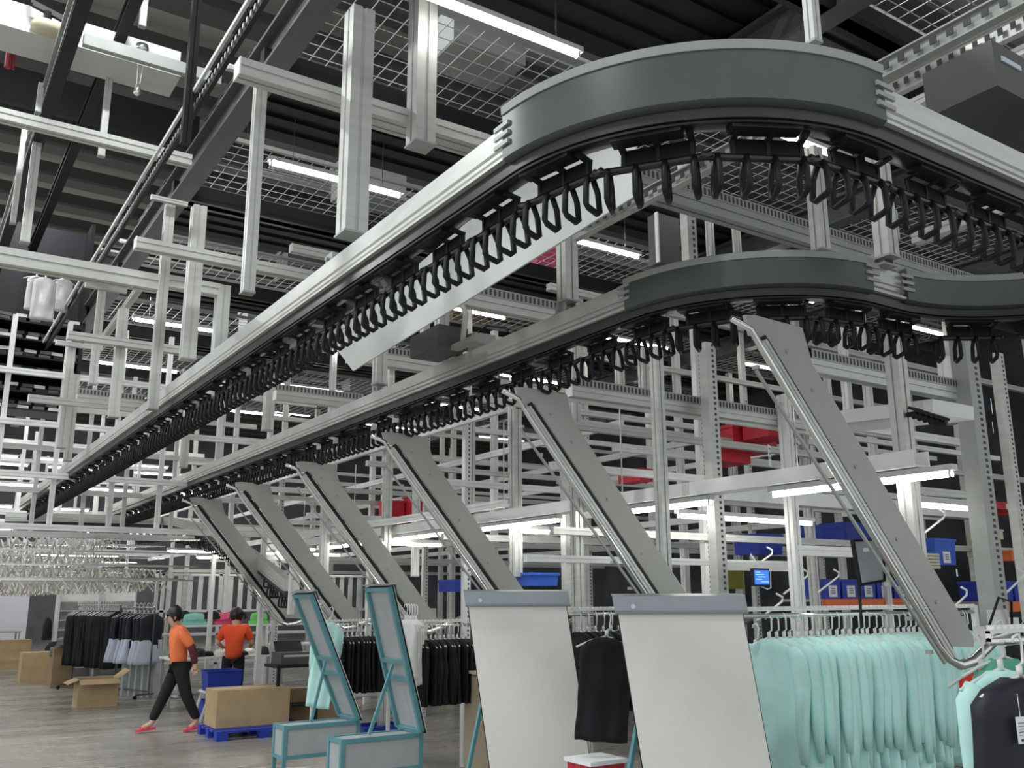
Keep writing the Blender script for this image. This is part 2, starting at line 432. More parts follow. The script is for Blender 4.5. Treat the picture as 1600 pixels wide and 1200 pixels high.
def conveyor(P, name, label, bends, clabel, cgroup, clips, smax=None, hh=0.025):
    root = thing(name, label, 'conveyor'); root['kind'] = 'thing'
    b = MB(); b.sweep(P, COVER); b.build('aluminium_cover', ALU, root, smooth='auto')
    b = MB(); b.sweep(P, RAILP); b.build('running_rail', RUBBER, root, smooth='auto')
    b = MB(); b.sweep(P, [(0.016, -0.223), (0.016, -0.232), (0.03, -0.232), (0.03, -0.223)]); b.build('chain_edge', BLACK, root)
    for (i0, i1) in bends:
        b = MB(); b.sweep(P[i0:i1 + 1], bendp(hh)); e = b.build('bend_cover', CURVE, root, smooth='auto')
        b = MB(); b.sweep(P[i0:i1 + 1], lipp(hh)); b.build('cover_lip', CURVE2, e, smooth='auto')
        for k in (i0, i1):
            q = P[k]; tx, ty = -q[4], q[3]
            b = MB()
            for v in (-0.02, -0.06, -0.10):
                b.bar((q[0] - q[3]*0.026 - tx*0.05, q[1] - q[4]*0.026 - ty*0.05, q[2] + v), (q[0] - q[3]*0.026 + tx*0.05, q[1] - q[4]*0.026 + ty*0.05, q[2] + v), 0.012, 0.018)
            b.build('joint_clip', ALUD, e)
    S = seglen(P); s = clips; i = 0
    while s < (smax or S[-1] - 0.2):
        q = at_s(P, S, s)
        ang = math.atan2(q[4], q[3])
        if not used_car[0]:
            c = car; used_car[0] = True; c.location = q[:3]; c.rotation_euler = (0, 0, ang)
        else: c = dup(car, q[:3], ang)
        c['label'] = clabel; c['group'] = cgroup; c['category'] = 'hook carrier'
        reg(clabel, c, -s)
        s += 0.45; i += 1
    return root
P1 = path_line_arc(1.85, 19.6, 2.83, 1.0, 3.61, 7.2)
n1 = int((19.6 - 2.83) / 0.6)
T1 = conveyor(P1, 'overhead_conveyor', 'upper overhead conveyor track curving across the top in grey cover', [(n1, n1 + 22)],
     'black plastic hook carrier hanging under the upper overhead track', 'hook carriers under the upper track', 0.3, hh=0.065)
P2 = path_line_arc(3.45, 20.0, 3.98, 1.0, 3.57, 4.62, after=0.95)
n2 = int((20.0 - 3.98) / 0.6)
T2 = conveyor(P2, 'overhead_conveyor', 'lower overhead conveyor track feeding the sloping chutes, bent like an S', [(n2, n2 + 21), (n2 + 24, n2 + 24 + 21)],
     'black plastic hook carrier hanging under the lower overhead track', 'hook carriers under the lower track', 0.3)
# far cross link between the two tracks, and the descending branch at the far end
def far_track(pts, label, zslope, cl, cg):
    root = thing('overhead_conveyor', label, 'conveyor'); root['kind'] = 'thing'
    P = []
    for i, (x, y, z) in enumerate(pts):
        a = pts[max(0, i - 1)]; c = pts[min(len(pts) - 1, i + 1)]
        d = Vector((c[0] - a[0], c[1] - a[1])).normalized(); P.append((x, y, z, -d.y, d.x))
    b = MB(); b.sweep(P, COVER); b.build('aluminium_cover', ALU, root)
    b = MB(); b.sweep(P, RAILP); b.build('running_rail', RUBBER, root)
    S = seglen(P); s = 0.3
    while s < S[-1] - 0.2:
        q = at_s(P, S, s); c = dup(car, q[:3], math.atan2(q[4], q[3])); c['label'] = cl; c['group'] = cg; reg(cl, c, s); s += 0.45
far_track([(1.6, 19.2, 3.3), (2.2, 18.9, 3.3), (2.8, 18.8, 3.3), (3.5, 18.7, 3.3), (4.2, 18.6, 3.3)], 'short far cross track linking the ends of the two long tracks', 0,
          'black plastic hook carrier under the far cross track', 'hook carriers under the far cross track')
arc = []
for i in range(15):
    a = i / 14; p = [(205, 815, 19.5), (262, 806, 17.5), (330, 822, 15.2), (385, 858, 13.6), (445, 905, 12.3)]
    t = a * 4; k = min(3, int(t)); u = t - k
    q = [p[k][j] + (p[k+1][j] - p[k][j]) * u for j in range(3)]
    arc.append(tuple(deep(q[0], q[1], q[2])))
far_track(arc, 'curved track descending toward the sorting tables from the far end', 0,
          'black plastic hook carrier under the descending curved track', 'hook carriers under the descending track')

# white guard plate between the tracks
g = thing('guard_plate', 'long pale sheet metal guard plate between the two overhead tracks', 'guard plate')
b = MB(); b.poly([(2.9, 3.25, 3.72), (2.9, 6.7, 3.53), (2.9, 7.2, 3.9), (2.9, 3.4, 4.35), (2.9, 3.22, 4.15)], (1, 0, 0), 0.012); b.build('sheet', GUARD, g)
b = MB(); b.box((2.905, 3.4, 3.95), (2.94, 7.3, 3.99)); b.build('stiffener', ALU, g)
g['kind'] = 'thing'

# ================================================================ SLOPING CHUTES
def chute(k):
    y = 2.95 + 2.05 * k
    root = thing('sloping_chute', '', 'chute', (0.09, y + 0.11, 0)); root['kind'] = 'thing'
    b = MB(); b.poly([(3.33, 0, 3.13), (3.40, 0, 3.14), (3.76, 0, 3.13), (3.82, 0, 2.94), (5.03, 0, 1.52), (5.01, 0, 1.47), (4.80, 0, 1.48), (3.49, 0, 3.03), (3.36, 0, 3.03)], (0, 1, 0), 0.02)
    pl = b.build('side_plate', PLATE, root)
    b = MB()
    for (x, z) in ((3.62, 2.98), (3.80, 2.80), (4.1, 2.42), (4.4, 2.05), (4.7, 1.72)):
        b = MB(); b.tube([(x, -0.009, z), (x, -0.018, z)], 0.011, 8); b.build('bolt', ALUD, pl)
    b = MB(); b.bar((3.44, -0.012, 3.03), (4.78, -0.012, 1.46), 0.03, 0.028, up=(0, 1, 0)); b.build('black_strip', BLACK, root)
    b = MB()
    b.profile((3.40, -0.04, 2.99), (4.74, -0.04, 1.42), 0.045, up=(0, 1, 0)); b.build('slide_profile', ALU, root)
    b = MB(); b.tube([(3.22, -0.02, 3.09), (3.34, -0.03, 3.05), (3.42, -0.05, 2.92), (4.62, -0.05, 1.49), (4.70, -0.05, 1.42), (4.80, -0.05, 1.385), (4.92, -0.05, 1.40), (5.12, -0.02, 1.46), (5.5, 0.02, 1.6)], [0.018] * 4 + [0.02, 0.026, 0.028, 0.028, 0.026], 10)
    b.build('slide_tube', STEEL, root, smooth=True)
    b = MB()
    for i in range(9):
        t = i / 8; x = 3.42 + 1.2 * t; z = 2.86 - 1.40 * t
        b.box((x - 0.06, -0.04, z - 0.01), (x - 0.04, -0.005, z + 0.01))
    b.bar((3.36, -0.03, 2.84), (4.66, -0.05, 1.40), 0.014, 0.014, up=(0, 1, 0))
    b.build('guide_wire', ALUD, root)
    b = MB(); b.box((4.86, 0.02, 1.50), (5.02, 0.12, 1.64)); b.build('stop_block', ALUD, root)
    return root
PLACE = ['nearest the camera beside the mint garments', 'second from the camera, ending behind the widest board', 'third from the camera, ending behind a white board',
         'fourth from the camera, ending at a black garment rail', 'fifth from the camera, thin and mid-distance', 'sixth and farthest, ending at the teal-framed board']
for k in range(6):
    c = chute(k) if k == 0 else dup(CH0, (0.02, 2.95 + 2.05 * k + 0.04, 0))
    if k == 0: CH0 = c
    c['label'] = 'grey sloping chute ' + PLACE[k]; c['group'] = 'sloping chutes below the lower track'

# ================================================================ HANGING FRAMES CARRYING THE TRACKS (near)
K = dict(kind='silver post hanging from above')
post(556, 18, 368, 4.62, 46, **K)
post(660, -60, 228, 4.9, 42, **K)
post(397, 132, 458, 5.2, 22, **K)
post(302, 322, 562, 7.9, 26, **K)
post(252, 318, 640, 8.4, 18, **K)
post(166, 90, 245, 8.6, 12, **K)
post(185, 482, 652, 9.6, 18, **K)
post(152, 452, 600, 10.6, 14, **K)
post(104, 540, 700, 12.2, 14, **K)
post(112, 585, 720, 12.6, 14, **K)
post(226, -40, 42, 8.6, 12, **K)
post(886, 330, 470, 4.64, 30, **K)
post(594, 510, 600, 7.4, 22, **K)
post(690, 480, 560, 6.6, 22, **K)
post(664, 470, 552, 6.9, 14, **K)
post(420, 590, 672, 10.4, 18, **K)
post(1266, -60, 62, 1.95, 22, **K)
post(1376, 200, 398, 2.92, 32, **K)
post(1276, 235, 388, 3.6, 26, **K)
post(1397, 330, 372, 4.2, 12, **K)
post(62, 130, 175, 8.6, 10, **K)
post(50, 195, 380, 9.5, 16, **K)
post(290, 640, 730, 13.8, 13, **K)
post(30, 190, 350, 9.9, 10, **K)
# small T heads
for (x0, py, x1, y) in ((237, 308, 293, 8.3), (134, 445, 198, 10.5), (88, 535, 160, 12.1)):
    xrail((x0, py), x1, y, 9, kind='short T-head rail', name='tee_head')
K = dict(kind='silver cross rail in the hanging frames')
xrail((372, 108), 762, 5.0, 36, **K)
xrail((-20, 175), 298, 7.6, 24, **K)
xrail((-20, 398), 246, 7.9, 34, **K)
xrail((212, 380), 492, 7.6, 22, **K)
xrail((106, 524), 290, 9.5, 16, **K)
xrail((45, 622), 210, 12.0, 14, **K)
xrail((560, 180), 800, 5.3, 26, **K)
xrail((258, 440), 342, 8.8, 24, mt=GUARD, **K)
xrail((455, 388), 560, 7.4, 16, **K)
post(345, 447, 555, 8.8, 24, mt=GUARD, kind='silver post hanging from above')
# diagonal brace of the hanging frame
b = MB(); p, q = onx(225, 440, 1.95), onx(150, 545, 1.95); b.profile((0, 0, 0), tuple(q - p), 0.07)
r = thing('diagonal_brace', 'slanting silver brace hanging in the frame near the grey plastic-wrapped garments', 'brace', p); b.build('extrusion', ALU, r); r['kind'] = 'thing'
for (px, py, x, yy) in ((528, 372, 1.93, 0), (296, 560, 1.93, 0), (884, 470, 3.52, 0), (594, 600, 3.52, 0), (1376, 400, 0, 2.98), (1266, 64, 0, 1.93)):
    p = onx(px, py, x) if x else ony(px, py, yy)
    z = 3.61 if (x and x < 2) or yy == 1.93 else 3.57
    b = MB(); b.box((-0.06, -0.06, 0.0), (0.06, 0.06, 0.012)); b.box((-0.05, -0.05, 0.012), (-0.04, 0.05, 0.075)); b.box((0.04, -0.05, 0.012), (0.05, 0.05, 0.075)); b.tube([(-0.07, 0, 0.04), (0.07, 0, 0.04)], 0.014, 8)
    r = b.build('track_clamp', ALUD); r.location = (p.x, p.y, z + 0.0); tag(r, '', 'clamp', None, 'thing'); reg('clamp joining a silver post to an overhead track', r, p.y)

# slotted cross beams between the tracks
K = dict(kind='slotted cross rail behind the tracks', slotted=True)
xrail((985, 290), 1640, 4.5, 34, mt=ALUD, **K)
xrail((690, 462), 900, 5.9, 26, **K)
xrail((545, 556), 700, 8.2, 24, **K)
xrail((1262, 572), 1520, 4.4, 26, **K)
xrail((890, 612), 1262, 6.1, 20, **K)
xrail((430, 618), 565, 9.8, 18, **K)
xrail((120, 622), 225, 12.5, 14, **K)
yrail_at(3.4, 1.1, 4.4, 4.02, 0.05, 0.09, mt=ALUD, kind='slotted long rail', slotted=True, extr=False)
a = onz(1600, 35, 4.9); yrail_at(a.x, 1.2, 3.2, 4.9, 0.05, 0.12, mt=ALU, kind='slotted long rail', slotted=True, extr=False)
yrail_at(a.x + 0.1, 1.2, 3.3, 4.78, 0.09, 0.06, mt=ALUW, kind='slotted long rail')
a = onz(1440, 370, 3.95); yrail_at(a.x, a.y - 1.6, a.y + 0.05, 3.95, 0.07, 0.07, mt=ALUW, kind='slotted long rail')

# grey enclosure at upper right
p = deep(1545, 140, 4.3); r = thing('control_enclosure', 'dark grey control enclosure mounted above the upper track', 'enclosure', p + Vector((0.08, 0, 0.02))); r['kind'] = 'thing'
b = MB(); b.box((-0.24, -0.12, -0.11), (0.5, 0.22, 0.12)); e = b.build('housing', GREYBOX, r)
b = MB(); b.box((-0.18, -0.128, 0.03), (-0.02, -0.121, 0.055)); b.build('name_plate', WHITEB, r)
b = MB(); b.tube([(0.02, -0.13, -0.16), (0.10, -0.14, -0.19), (0.22, -0.13, -0.17)], 0.03, 8); b.build('cable_gland', BLACK, r)

# dark cabinet column between the tracks
post(1074, 235, 412, 5.0, 24, perforated=True, kind='silver post hanging from above')
post(1108, 300, 400, 5.2, 12, kind='silver post hanging from above')
post(1150, 320, 395, 5.2, 12, kind='silver post hanging from above')
p = ony(1030, 410, 5.3); x1 = solve_x(1062, 5.3, p.z); p2 = ony(1030, 333, 5.3)
r = thing('dark_cabinet', 'dark teal-grey cabinet side standing up between the two tracks', 'cabinet', p); r['kind'] = 'thing'
b = MB(); b.box((0, 0, 0), (x1 - p.x + 0.02, 0.12, p2.z - p.z)); b.build('body', GREYBOX, r)
b = MB(); b.box((-0.015, -0.015, 0), (0.0, 0.02, p2.z - p.z)); b.build('bright_edge', ALUW, r)
# scanner box on the lower track
r = thing('scanner_unit', 'dark box unit with a bent cable arm standing on the lower track', 'scanner', (3.38, 6.1, 3.60)); r['kind'] = 'thing'
b = MB(); b.box((-0.16, -0.22, 0.0), (0.10, 0.24, 0.17)); b.build('housing', GREYBOX, r)
b = MB(); b.box((0.11, -0.3, 0.05), (0.30, -0.02, 0.13)); b.box((-0.05, -0.55, -0.02), (0.02, -0.22, 0.02)); b.build('bracket', ALUD, r)
b = MB(); b.tube([(0.0, -0.3, 0.0), (0.02, -0.32, 0.25), (0.0, -0.28, 0.36), (-0.04, -0.25, 0.52), (0.0, -0.22, 0.62)], 0.022, 8); b.build('cable_arm', ALU, r, smooth=True)
b = MB(); b.tube([(0.14, -0.25, 0.12), (0.16, -0.4, 0.16), (0.2, -0.6, 0.10), (0.12, -0.75, 0.02)], 0.009, 6); b.build('cable', BLACK, r, smooth=True)

# ================================================================ MEZZANINE UNDERSIDE: decks, wire mesh, lamps
def lamp(x0, y, z, L, far=False, dirx=True, name='tube_lamp', label='', group=None, rod=0.0):
    root = thing(name, label, 'lamp', (x0, y, z), 0 if dirx else PI / 2, group)
    b = MB()
    if 0: b.poly([(0, -0.05, 0.03), (0, 0.05, 0.03), (0, 0.09, 0.0), (0, 0.075, 0.0), (0, 0.03, 0.02), (0, -0.03, 0.02), (0, -0.075, 0.0), (0, -0.09, 0.0)], (1, 0, 0), 0.001)
    b = MB(); b.box((-0.02, -0.035, 0.022), (L + 0.02, 0.035, 0.06)); b.build('housing', HOUSING, root)
    b = MB(); b.tube([(0, 0, 0), (L, 0, 0)], 0.019, 8); b.build('tube', TUBE2 if far else TUBE, root, smooth=True)
    b = MB()
    for q in (0.0, L - 0.015): b.box((q, -0.02, -0.02), (q + 0.015, 0.02, 0.024))
    b.build('lamp_holder', HOUSING, root)
    if rod:
        b = MB(); b.box((0.2, -0.004, 0.06), (0.208, 0.004, rod)); b.box((L - 0.2, -0.004, 0.06), (L - 0.192, 0.004, rod)); b.build('suspension', STEEL, root)
    return root
LROW = [4.62, 7.42, 10.2, 13.0, 15.8, 18.6]
lz = 5.5
for i, y in enumerate(LROW):
    for j, x in enumerate((2.35, 5.35, 8.35, 11.35)):
        if i == 0 and j > 1: continue
        o = lamp(x, y, lz, 1.28, rod=0.5); reg('white tube lamp under the mezzanine', o, y * 10 + x)
        b = MB(); b.box((x - 0.3, y + 0.15, lz + 0.10), (x + 1.6, y + 0.2, lz + 0.16)); 
# solid dark decks above the lamps
def deckpanel(x0, x1, y0, y1, z=6.0):
    b = MB(); 
    n = int((y1 - y0) / 0.12)
    for i in range(n): b.box((x0, y0 + i * 0.12, z + (0.0 if i % 2 else 0.03)), (x1, y0 + (i + 1) * 0.12 + 0.001, z + 0.05))
    c = centre(b); r = b.build('deck_panel', DECK); r.location = c; tag(r, '', 'deck panel', None, 'thing'); reg('dark ribbed mezzanine deck panel', r, y0 * 10 + x0)
def meshpanel(x0, x1, y0, y1, z=6.0, src={}):
    key = (round(x1 - x0, 2), round(y1 - y0, 2))
    if key in src:
        r = dup(src[key], (x0, y0, z))
    else:
        r = thing('wire_mesh_panel', '', 'mesh panel', (x0, y0, z)); r['kind'] = 'thing'; src[key] = r
        b = MB(); L, W = x1 - x0, y1 - y0
        nx = int(L / 0.14)
        for i in range(nx + 1): b.box((i * L / nx - 0.003, 0, 0), (i * L / nx + 0.003, W, 0.006))
        ny = int(W / 0.14)
        for i in range(ny + 1): b.box((0, i * W / ny - 0.003, 0.006), (L, i * W / ny + 0.003, 0.012))
        b.build('wires', WIRE, r)
        b = MB(); b.box((0, -0.02, -0.02), (L, 0.02, 0.02)); b.box((0, W - 0.02, -0.02), (L, W + 0.02, 0.02)); b.build('edge_frame', ALUD, r)
    reg('galvanised wire mesh panel of the mezzanine', r, y0 * 10 + x0)
for i, y in enumerate([1.8] + LROW):
    for x0, x1 in ((1.9, 5.0), (5.0, 8.1), (8.1, 11.2), (11.2, 14.3)):
        if i == 0 and x0 > 8: continue
        deckpanel(x0, x1, y - 0.75, y + 0.6)
        meshpanel(x0, x1, y + 0.7, y + 1.95)
# dark girders of the mezzanine
K = dict(mt=GREYST, kind='dark steel girder under the mezzanine', name='steel_girder', extr=False)
for x in (1.97, 5.0, 8.1, 11.2): yrail_at(x, 0.5, 24, 5.82, 0.18, 0.30, **K)
for i, y in enumerate((1.1, 3.5, 6.35, 9.1, 11.9, 14.7, 17.5)):
    b = MB(); b.box((0, -0.05, 0), (12.4, 0.05, 0.2)); b.box((0, -0.1, 0), (12.4, 0.1, 0.02)); r = b.build('steel_joist', DARKST); r.location = (1.9, y, 5.68); tag(r, '', 'joist', None, 'thing'); reg('dark steel joist crossing under the mezzanine', r, y)
for (px, pt, pb, y) in ((300, -40, 228, 6.2), (1378, 30, 110, 4.4)):
    post(px, pt, pb, y, 17, mt=DARKST, kind='black steel drop post', foot=False)
# clutter above the mesh: pipes and trays, seen through the wires
for i in range(26):
    y = 2.0 + i * 0.72; z = 6.6 + (i * 37 % 11) * 0.12; x0 = 2.0 + (i * 53 % 17) * 0.2; L = 3 + (i * 29 % 13) * 0.6
    b = MB(); b.tube([(0, 0, 0), (L, 0, 0)], 0.03 + 0.01 * (i % 3), 6); b.bar((0, 0.1, 0.05), (L * 0.8, 0.1, 0.05), 0.12, 0.02)
    r = b.build('overhead_pipe', [ALUW, WIRE, ALUD][i % 3], smooth=False); r.location = (x0, y, z); tag(r, '', 'pipe', None, 'thing'); reg('pale pipe run above the wire mesh', r, y)
for i in range(14):
    x = 3.6 + (i * 31 % 23) * 0.4; y = 6 + i * 1.0
    b = MB(); b.box((-0.35, -0.25, 0), (0.35, 0.25, 0.4)); b.box((-0.37, -0.27, 0.36), (0.37, 0.27, 0.42)); r = b.build('storage_tote', [ALUD, GREYST, CARTOND, ALUD, PINKP][i % 5 if i % 10 != 9 else 4] if i % 5 != 4 or i == 4 else ALUD); r.location = (x, y, 6.13)
    tag(r, '', 'tote', None, 'thing'); reg('tote standing on the mezzanine mesh', r, y)
# long dark slotted trays along the hall at left
a = onz(410, 0, 5.2); yrail_at(a.x, 3.2, 14, 5.2, 0.03, 0.10, mt=DARKST, kind='dark slotted tray running away overhead', slotted=True, extr=False)
yrail_at(a.x - 0.04, 3.2, 14, 5.27, 0.02, 0.03, mt=ALUW, kind='dark slotted tray running away overhead')
a = onz(130, 0, 6.2); yrail_at(a.x, 5.6, 20, 6.2, 0.11, 0.15, mt=DARKST, kind='dark slotted tray running away overhead', slotted=True, extr=False)
yrail_at(a.x - 0.07, 5.6, 20, 6.27, 0.03, 0.03, mt=ALUD, kind='dark slotted tray running away overhead')
a = onz(210, 0, 6.8); yrail_at(a.x, 7.2, 24, 6.8, 0.10, 0.14, mt=DARKST, kind='dark slotted tray running away overhead', extr=False)
# girders high in the hall crossing at left
b = MB(); p = ony(0, 22, 8.4); b.box((-1.5, -0.14, 0), (1.4, 0.14, 0.28)); b.box((-1.5, -0.22, -0.02), (1.4, 0.22, 0.02)); r = b.build('steel_girder', GUARD); r.location = (p.x + 0.1, 8.4, p.z - 0.2); tag(r, 'wide pale grey girder crossing high under the roof', 'girder', None, 'thing')
b = MB(); p = ony(0, 110, 11.5); b.box((-2, -0.1, -0.26), (2.3, 0.1, 0.30)); b.box((-2, -0.25, -0.28), (2.3, 0.25, -0.24)); r = b.build('steel_girder', DARKST); r.location = (p.x, 11.5, p.z - 0.25); tag(r, 'deep black girder crossing below the corrugated roof', 'girder', None, 'thing')
b = MB(); p = ony(130, 62, 7.4); b.box((0, -0.03, -0.05), (1.1, 0.03, 0.05)); r = b.build('thin_roof_rail', ALUD); r.location = p; tag(r, 'thin grey rail hanging under the pale girder', 'rail', None, 'thing')
# red sprinkler pipe, camera dome
p = deep(22, 30, 8.5); r = thing('sprinkler_pipe', 'dark red drop pipe with a fitting at the upper corner', 'pipe', p); r['kind'] = 'thing'
b = MB(); b.tube([(0, 0, -0.5), (0, 0, 0)], 0.03, 8); b.tube([(0.045, 0, -0.5), (0.045, 0, 0)], 0.012, 6); b.build('pipe', PIPE, r)
b = MB(); b.tube([(-0.07, 0, 0), (0.07, 0, 0)], 0.045, 8); b.tube([(0, 0, -0.02), (0, 0, 0.08)], 0.05, 8); b.build('tee_fitting', PIPE, r)
p = deep(72, 45, 8.0); r = thing('alarm_sounder', 'round cream ceiling device under a dark bracket near the red pipe', 'alarm', p); r['kind'] = 'thing'
b = MB(); b.tube([(0, 0, -0.05), (0, 0, -0.03), (0, 0, 0.02), (0, 0, 0.05)], [0.07, 0.12, 0.125, 0.09], 20); b.build('disc', CREAM, r, smooth=True)
b = MB(); b.tube([(0, 0, 0.05), (0, 0, 0.16)], 0.035, 8); b.bar((-0.12, 0, 0.2), (0.12, 0, 0.14), 0.04, 0.05); b.bar((-0.12, 0, 0.2), (-0.14, 0, 0.32), 0.03, 0.03, up=(0, 1, 0)); b.build('bracket', DARKST, r)
p = deep(215, 140, 8.0); r = thing('pendant_bulb', 'small clear glass bulb hanging from twin wires', 'bulb', p); r['kind'] = 'thing'
b = MB(); b.tube([(-0.012, 0, 0.04), (-0.02, 0, 0.32)], 0.003, 5); b.tube([(0.012, 0, 0.04), (0.03, 0, 0.32)], 0.003, 5); b.build('wire', ALUW, r)
b = MB(); b.tube([(0, 0, -0.06), (0, 0, -0.04), (0, 0, 0), (0, 0, 0.05)], [0.01, 0.035, 0.03, 0.018], 10); b.build('glass', STEEL, r, smooth=True)
p = deep(222, 77, 8.0); b = MB(); b.tube([(0, 0, -0.04), (0, 0, -0.02), (0, 0, 0.04)], [0.02, 0.06, 0.05], 12); r = b.build('ceiling_sensor', STEEL, smooth=True); r.location = p; tag(r, 'small shiny round sensor under the pale girder', 'sensor', None, 'thing')

# plastic wrapped garments and packet shelves at left
b = MB(); b.tube([(-0.9, 0, 0), (0.7, 0, 0)], 0.015, 8); o = b.build('hanging_bar', STEEL); o.location = deep(78, 424, 11.2); tag(o, 'thin bar holding the plastic wrapped garments', 'bar', None, 'thing')
WRAPPED = ((72, 430, 11, 1.0), (102, 432, 11.4, 0.8), (58, 428, 12, 0.9))
q = deep(55, 560, 13); 
r = thing('packet_rack', 'dark rack filled with stacked shiny packets beside the upper track', 'rack', (q.x - 0.8, q.y, q.z - 0.75)); r['kind'] = 'thing'
b = MB(); b.box((0, 0.5, 0), (1.4, 0.55, 2.9)); b.box((0, 0, 0), (0.05, 0.5, 2.9)); b.box((1.35, 0, 0), (1.4, 0.5, 2.9)); b.build('frame', DARKST, r)
for k in range(6):
    b = MB(); b.box((0.05, 0, 0.25 * k), (1.35, 0.5, 0.25 * k + 0.025)); b.build('shelf', DARKST, r)
for k in range(6):
    for j in range(7):
        for l in range(2):
            b = MB(); x = 0.1 + j * 0.18
            b.box((0, 0, 0), (0.15, 0.3, 0.045)); b.v = [(v[0], v[1], v[2] + 0.02 * noise.noise(Vector((v[0] * 9 + j, v[1] * 9 + k, l)))) for v in b.v]
            o = b.build('shiny_packet', [GREYST, NAVY, FILM, GREYST][(j * 2 + k + l) % 4]); o.location = (r.location.x + x + 0.02 * ((j * 7 + k + l) % 3), r.location.y + 0.02 + 0.02 * (l % 2), r.location.z + 0.25 * k + 0.027 + 0.06 * l)
            tag(o, 'shiny flat packet, ' + ('lower', 'upper')[l] + ' of the ' + nth(j) + ' stack on rack shelf ' + ['one', 'two', 'three', 'four', 'five', 'six'][k] + ' from below', 'packet', 'shiny packets on the dark rack', 'thing')

# ================================================================ MIDDLE DISTANCE FRAMEWORK
random.seed(3)
for i, y in enumerate((7.0, 9.05, 11.1, 13.15, 15.2, 18.0, 21.0)):
    for j, x in enumerate((5.35, 6.9, 8.45, 10.0, 11.8, 13.8)):
        if i > 4 and j > 4: continue
        perf = (i + j) % 3 == 1
        post_at(x + 0.12 * ((i * 3 + j) % 3), y, 0, 5.6, 0.085, mt=(ALUW if (i + j) % 2 else ALU), kind='pale framework post behind the chutes', perforated=perf, foot=False)
    for k, z in enumerate((2.35, 2.95, 3.35, 3.95, 4.7)):
        if (i + k) % 4 == 3: continue
        xrail_at(5.0, 14.5, y - 0.077, z + 0.06 * (i % 3), 0.07, mt=(ALUW if k % 2 else ALU), kind='pale cross rail in the framework behind the chutes', caps=False)
for j, x in enumerate((5.2, 6.8, 8.4, 10.0, 12)):
    for z in (2.7, 3.7):
        yrail_at(x, 8.0, 24, z, 0.06, 0.08, mt=ALUW, kind='pale long rail receding behind the chutes')
# left background frames beyond the tracks
for i, y in enumerate((14, 17, 20.5, 24, 28)):
    for j, x in enumerate((1.0, 1.7, 2.45, 3.1, 3.9, 4.7)):
        post_at(x + 0.1 * (i % 3), y, 2.75 if x < 4.2 else 0, 5.6, 0.065, mt=ALUW, kind='far white frame post beyond the tracks', foot=False)
    for z in (2.7, 3.4, 4.1, 4.8):
        xrail_at(0.5, 5.4, y - 0.07, z + 0.1 * (i % 2), 0.08, mt=ALUW, kind='far white cross rail beyond the tracks', caps=False)
# far lamp rows, in tiers
for i, y in enumerate((20, 22.5, 25, 28, 32)):
    for j, x in enumerate((0.9, 2.6, 4.4)):
        for z in ((3.2, 4.6) if i % 2 else (3.9, 5.1)):
            o = lamp(x * 1.0, y, z, 1.3, far=True); reg('distant white tube lamp at the far end of the hall', o, y * 100 + z * 10 + x)

# lamps over the work stations: a row receding, and cross lamps
for i, y in enumerate((3.3, 5.4, 7.5, 9.7, 11.9, 14.0)):
    o = lamp(5.5, y, 2.5, 1.45, dirx=False); reg('station lamp in the receding row over the garment rails', o, y)
    b = MB(); b.poly([(-0.10, 0, 0.06), (0.10, 0, 0.06), (0.07, 0, 0.20), (-0.07, 0, 0.20)], (0, 1, 0), 0.0)
for i, (px, py, x1) in enumerate(((1060, 806, 1268), (815, 830, 905), (1425, 788, 1512), (560, 848, 690))):
    y = (6.3, 8.2, 4.7, 11)[i]; p = ony(px, py, y); x2 = solve_x(x1, y, p.z)
    o = lamp(p.x, y, p.z, x2 - p.x); reg('station lamp running across over the garment rails', o, px)
for i, (x, y) in enumerate(((3.9, 16.6), (5.6, 16.6), (5.0, 18.9), (7.0, 18.9), (2.2, 19.5))):  # lamps added to brighten the white shelving and the tables before it
    o = lamp(x, y, 2.55, 1.45); reg('added fill lamp over the sorting area', o, y * 10 + x)
# white fascia carrying the receding lamps
r = thing('lamp_fascia', 'long pale lamp channel receding over the garment rails', 'lamp channel', (5.5, 3.5, 2.565)); r['kind'] = 'thing'
b = MB(); b.box((-0.09, 0, 0), (0.09, 12.6, 0.015)); b.box((-0.09, 0, 0.015), (-0.075, 12.6, 0.11)); b.box((0.075, 0, 0.015), (0.09, 12.6, 0.11)); b.build('channel', ALUW, r)
for y in range(1, 13, 2):
    b = MB(); b.bar((0, y, 0.012), (0, y, 1.1), 0.01, 0.01, up=(0, 1, 0)); b.build('drop_wire', STEEL, r)
r = thing('lamp_fascia', 'pale lamp channel crossing behind the receding one', 'lamp channel', (6.3, 6.36, 2.66)); r['kind'] = 'thing'
b = MB(); b.box((0, -0.09, 0), (5, 0.09, 0.015)); b.box((0, -0.09, 0.015), (5, -0.075, 0.14)); b.build('channel', ALUW, r)

# near right uprights, placed one by one
K = dict(kind='tall station post in front of the blue bins')
post(1034, 545, 1010, 5.6, 20, **K)
post(1119, 540, 1100, 5.9, 27, perforated=True, **K)
post(1238, 620, 1010, 6.0, 20, mt=ALUW, **K)
post(1412, 480, 900, 3.75, 30, mt=ALU, **K)
post(1530, 500, 1010, 4.3, 42, mt=ALUD, perforated=True, **K)
post(886, 650, 960, 7.8, 20, perforated=True, **K)
post(806, 640, 900, 8.6, 18, **K)
post(1320, 515, 640, 5.0, 14, mt=ALUW, **K)
post(968, 545, 610, 7.0, 14, **K)
post(1005, 545, 612, 7.2, 15, **K)
post(1585, 560, 1000, 5.2, 22, perforated=True, **K)
post(1482, 560, 660, 5.3, 22, mt=ALUW, **K)
post(605, 700, 860, 11.0, 15, **K)
post(650, 720, 900, 11.5, 12, mt=ALUW, **K)
post(735, 640, 800, 9.5, 14, **K)
post(505, 760, 900, 12.5, 11, mt=ALUW, **K)
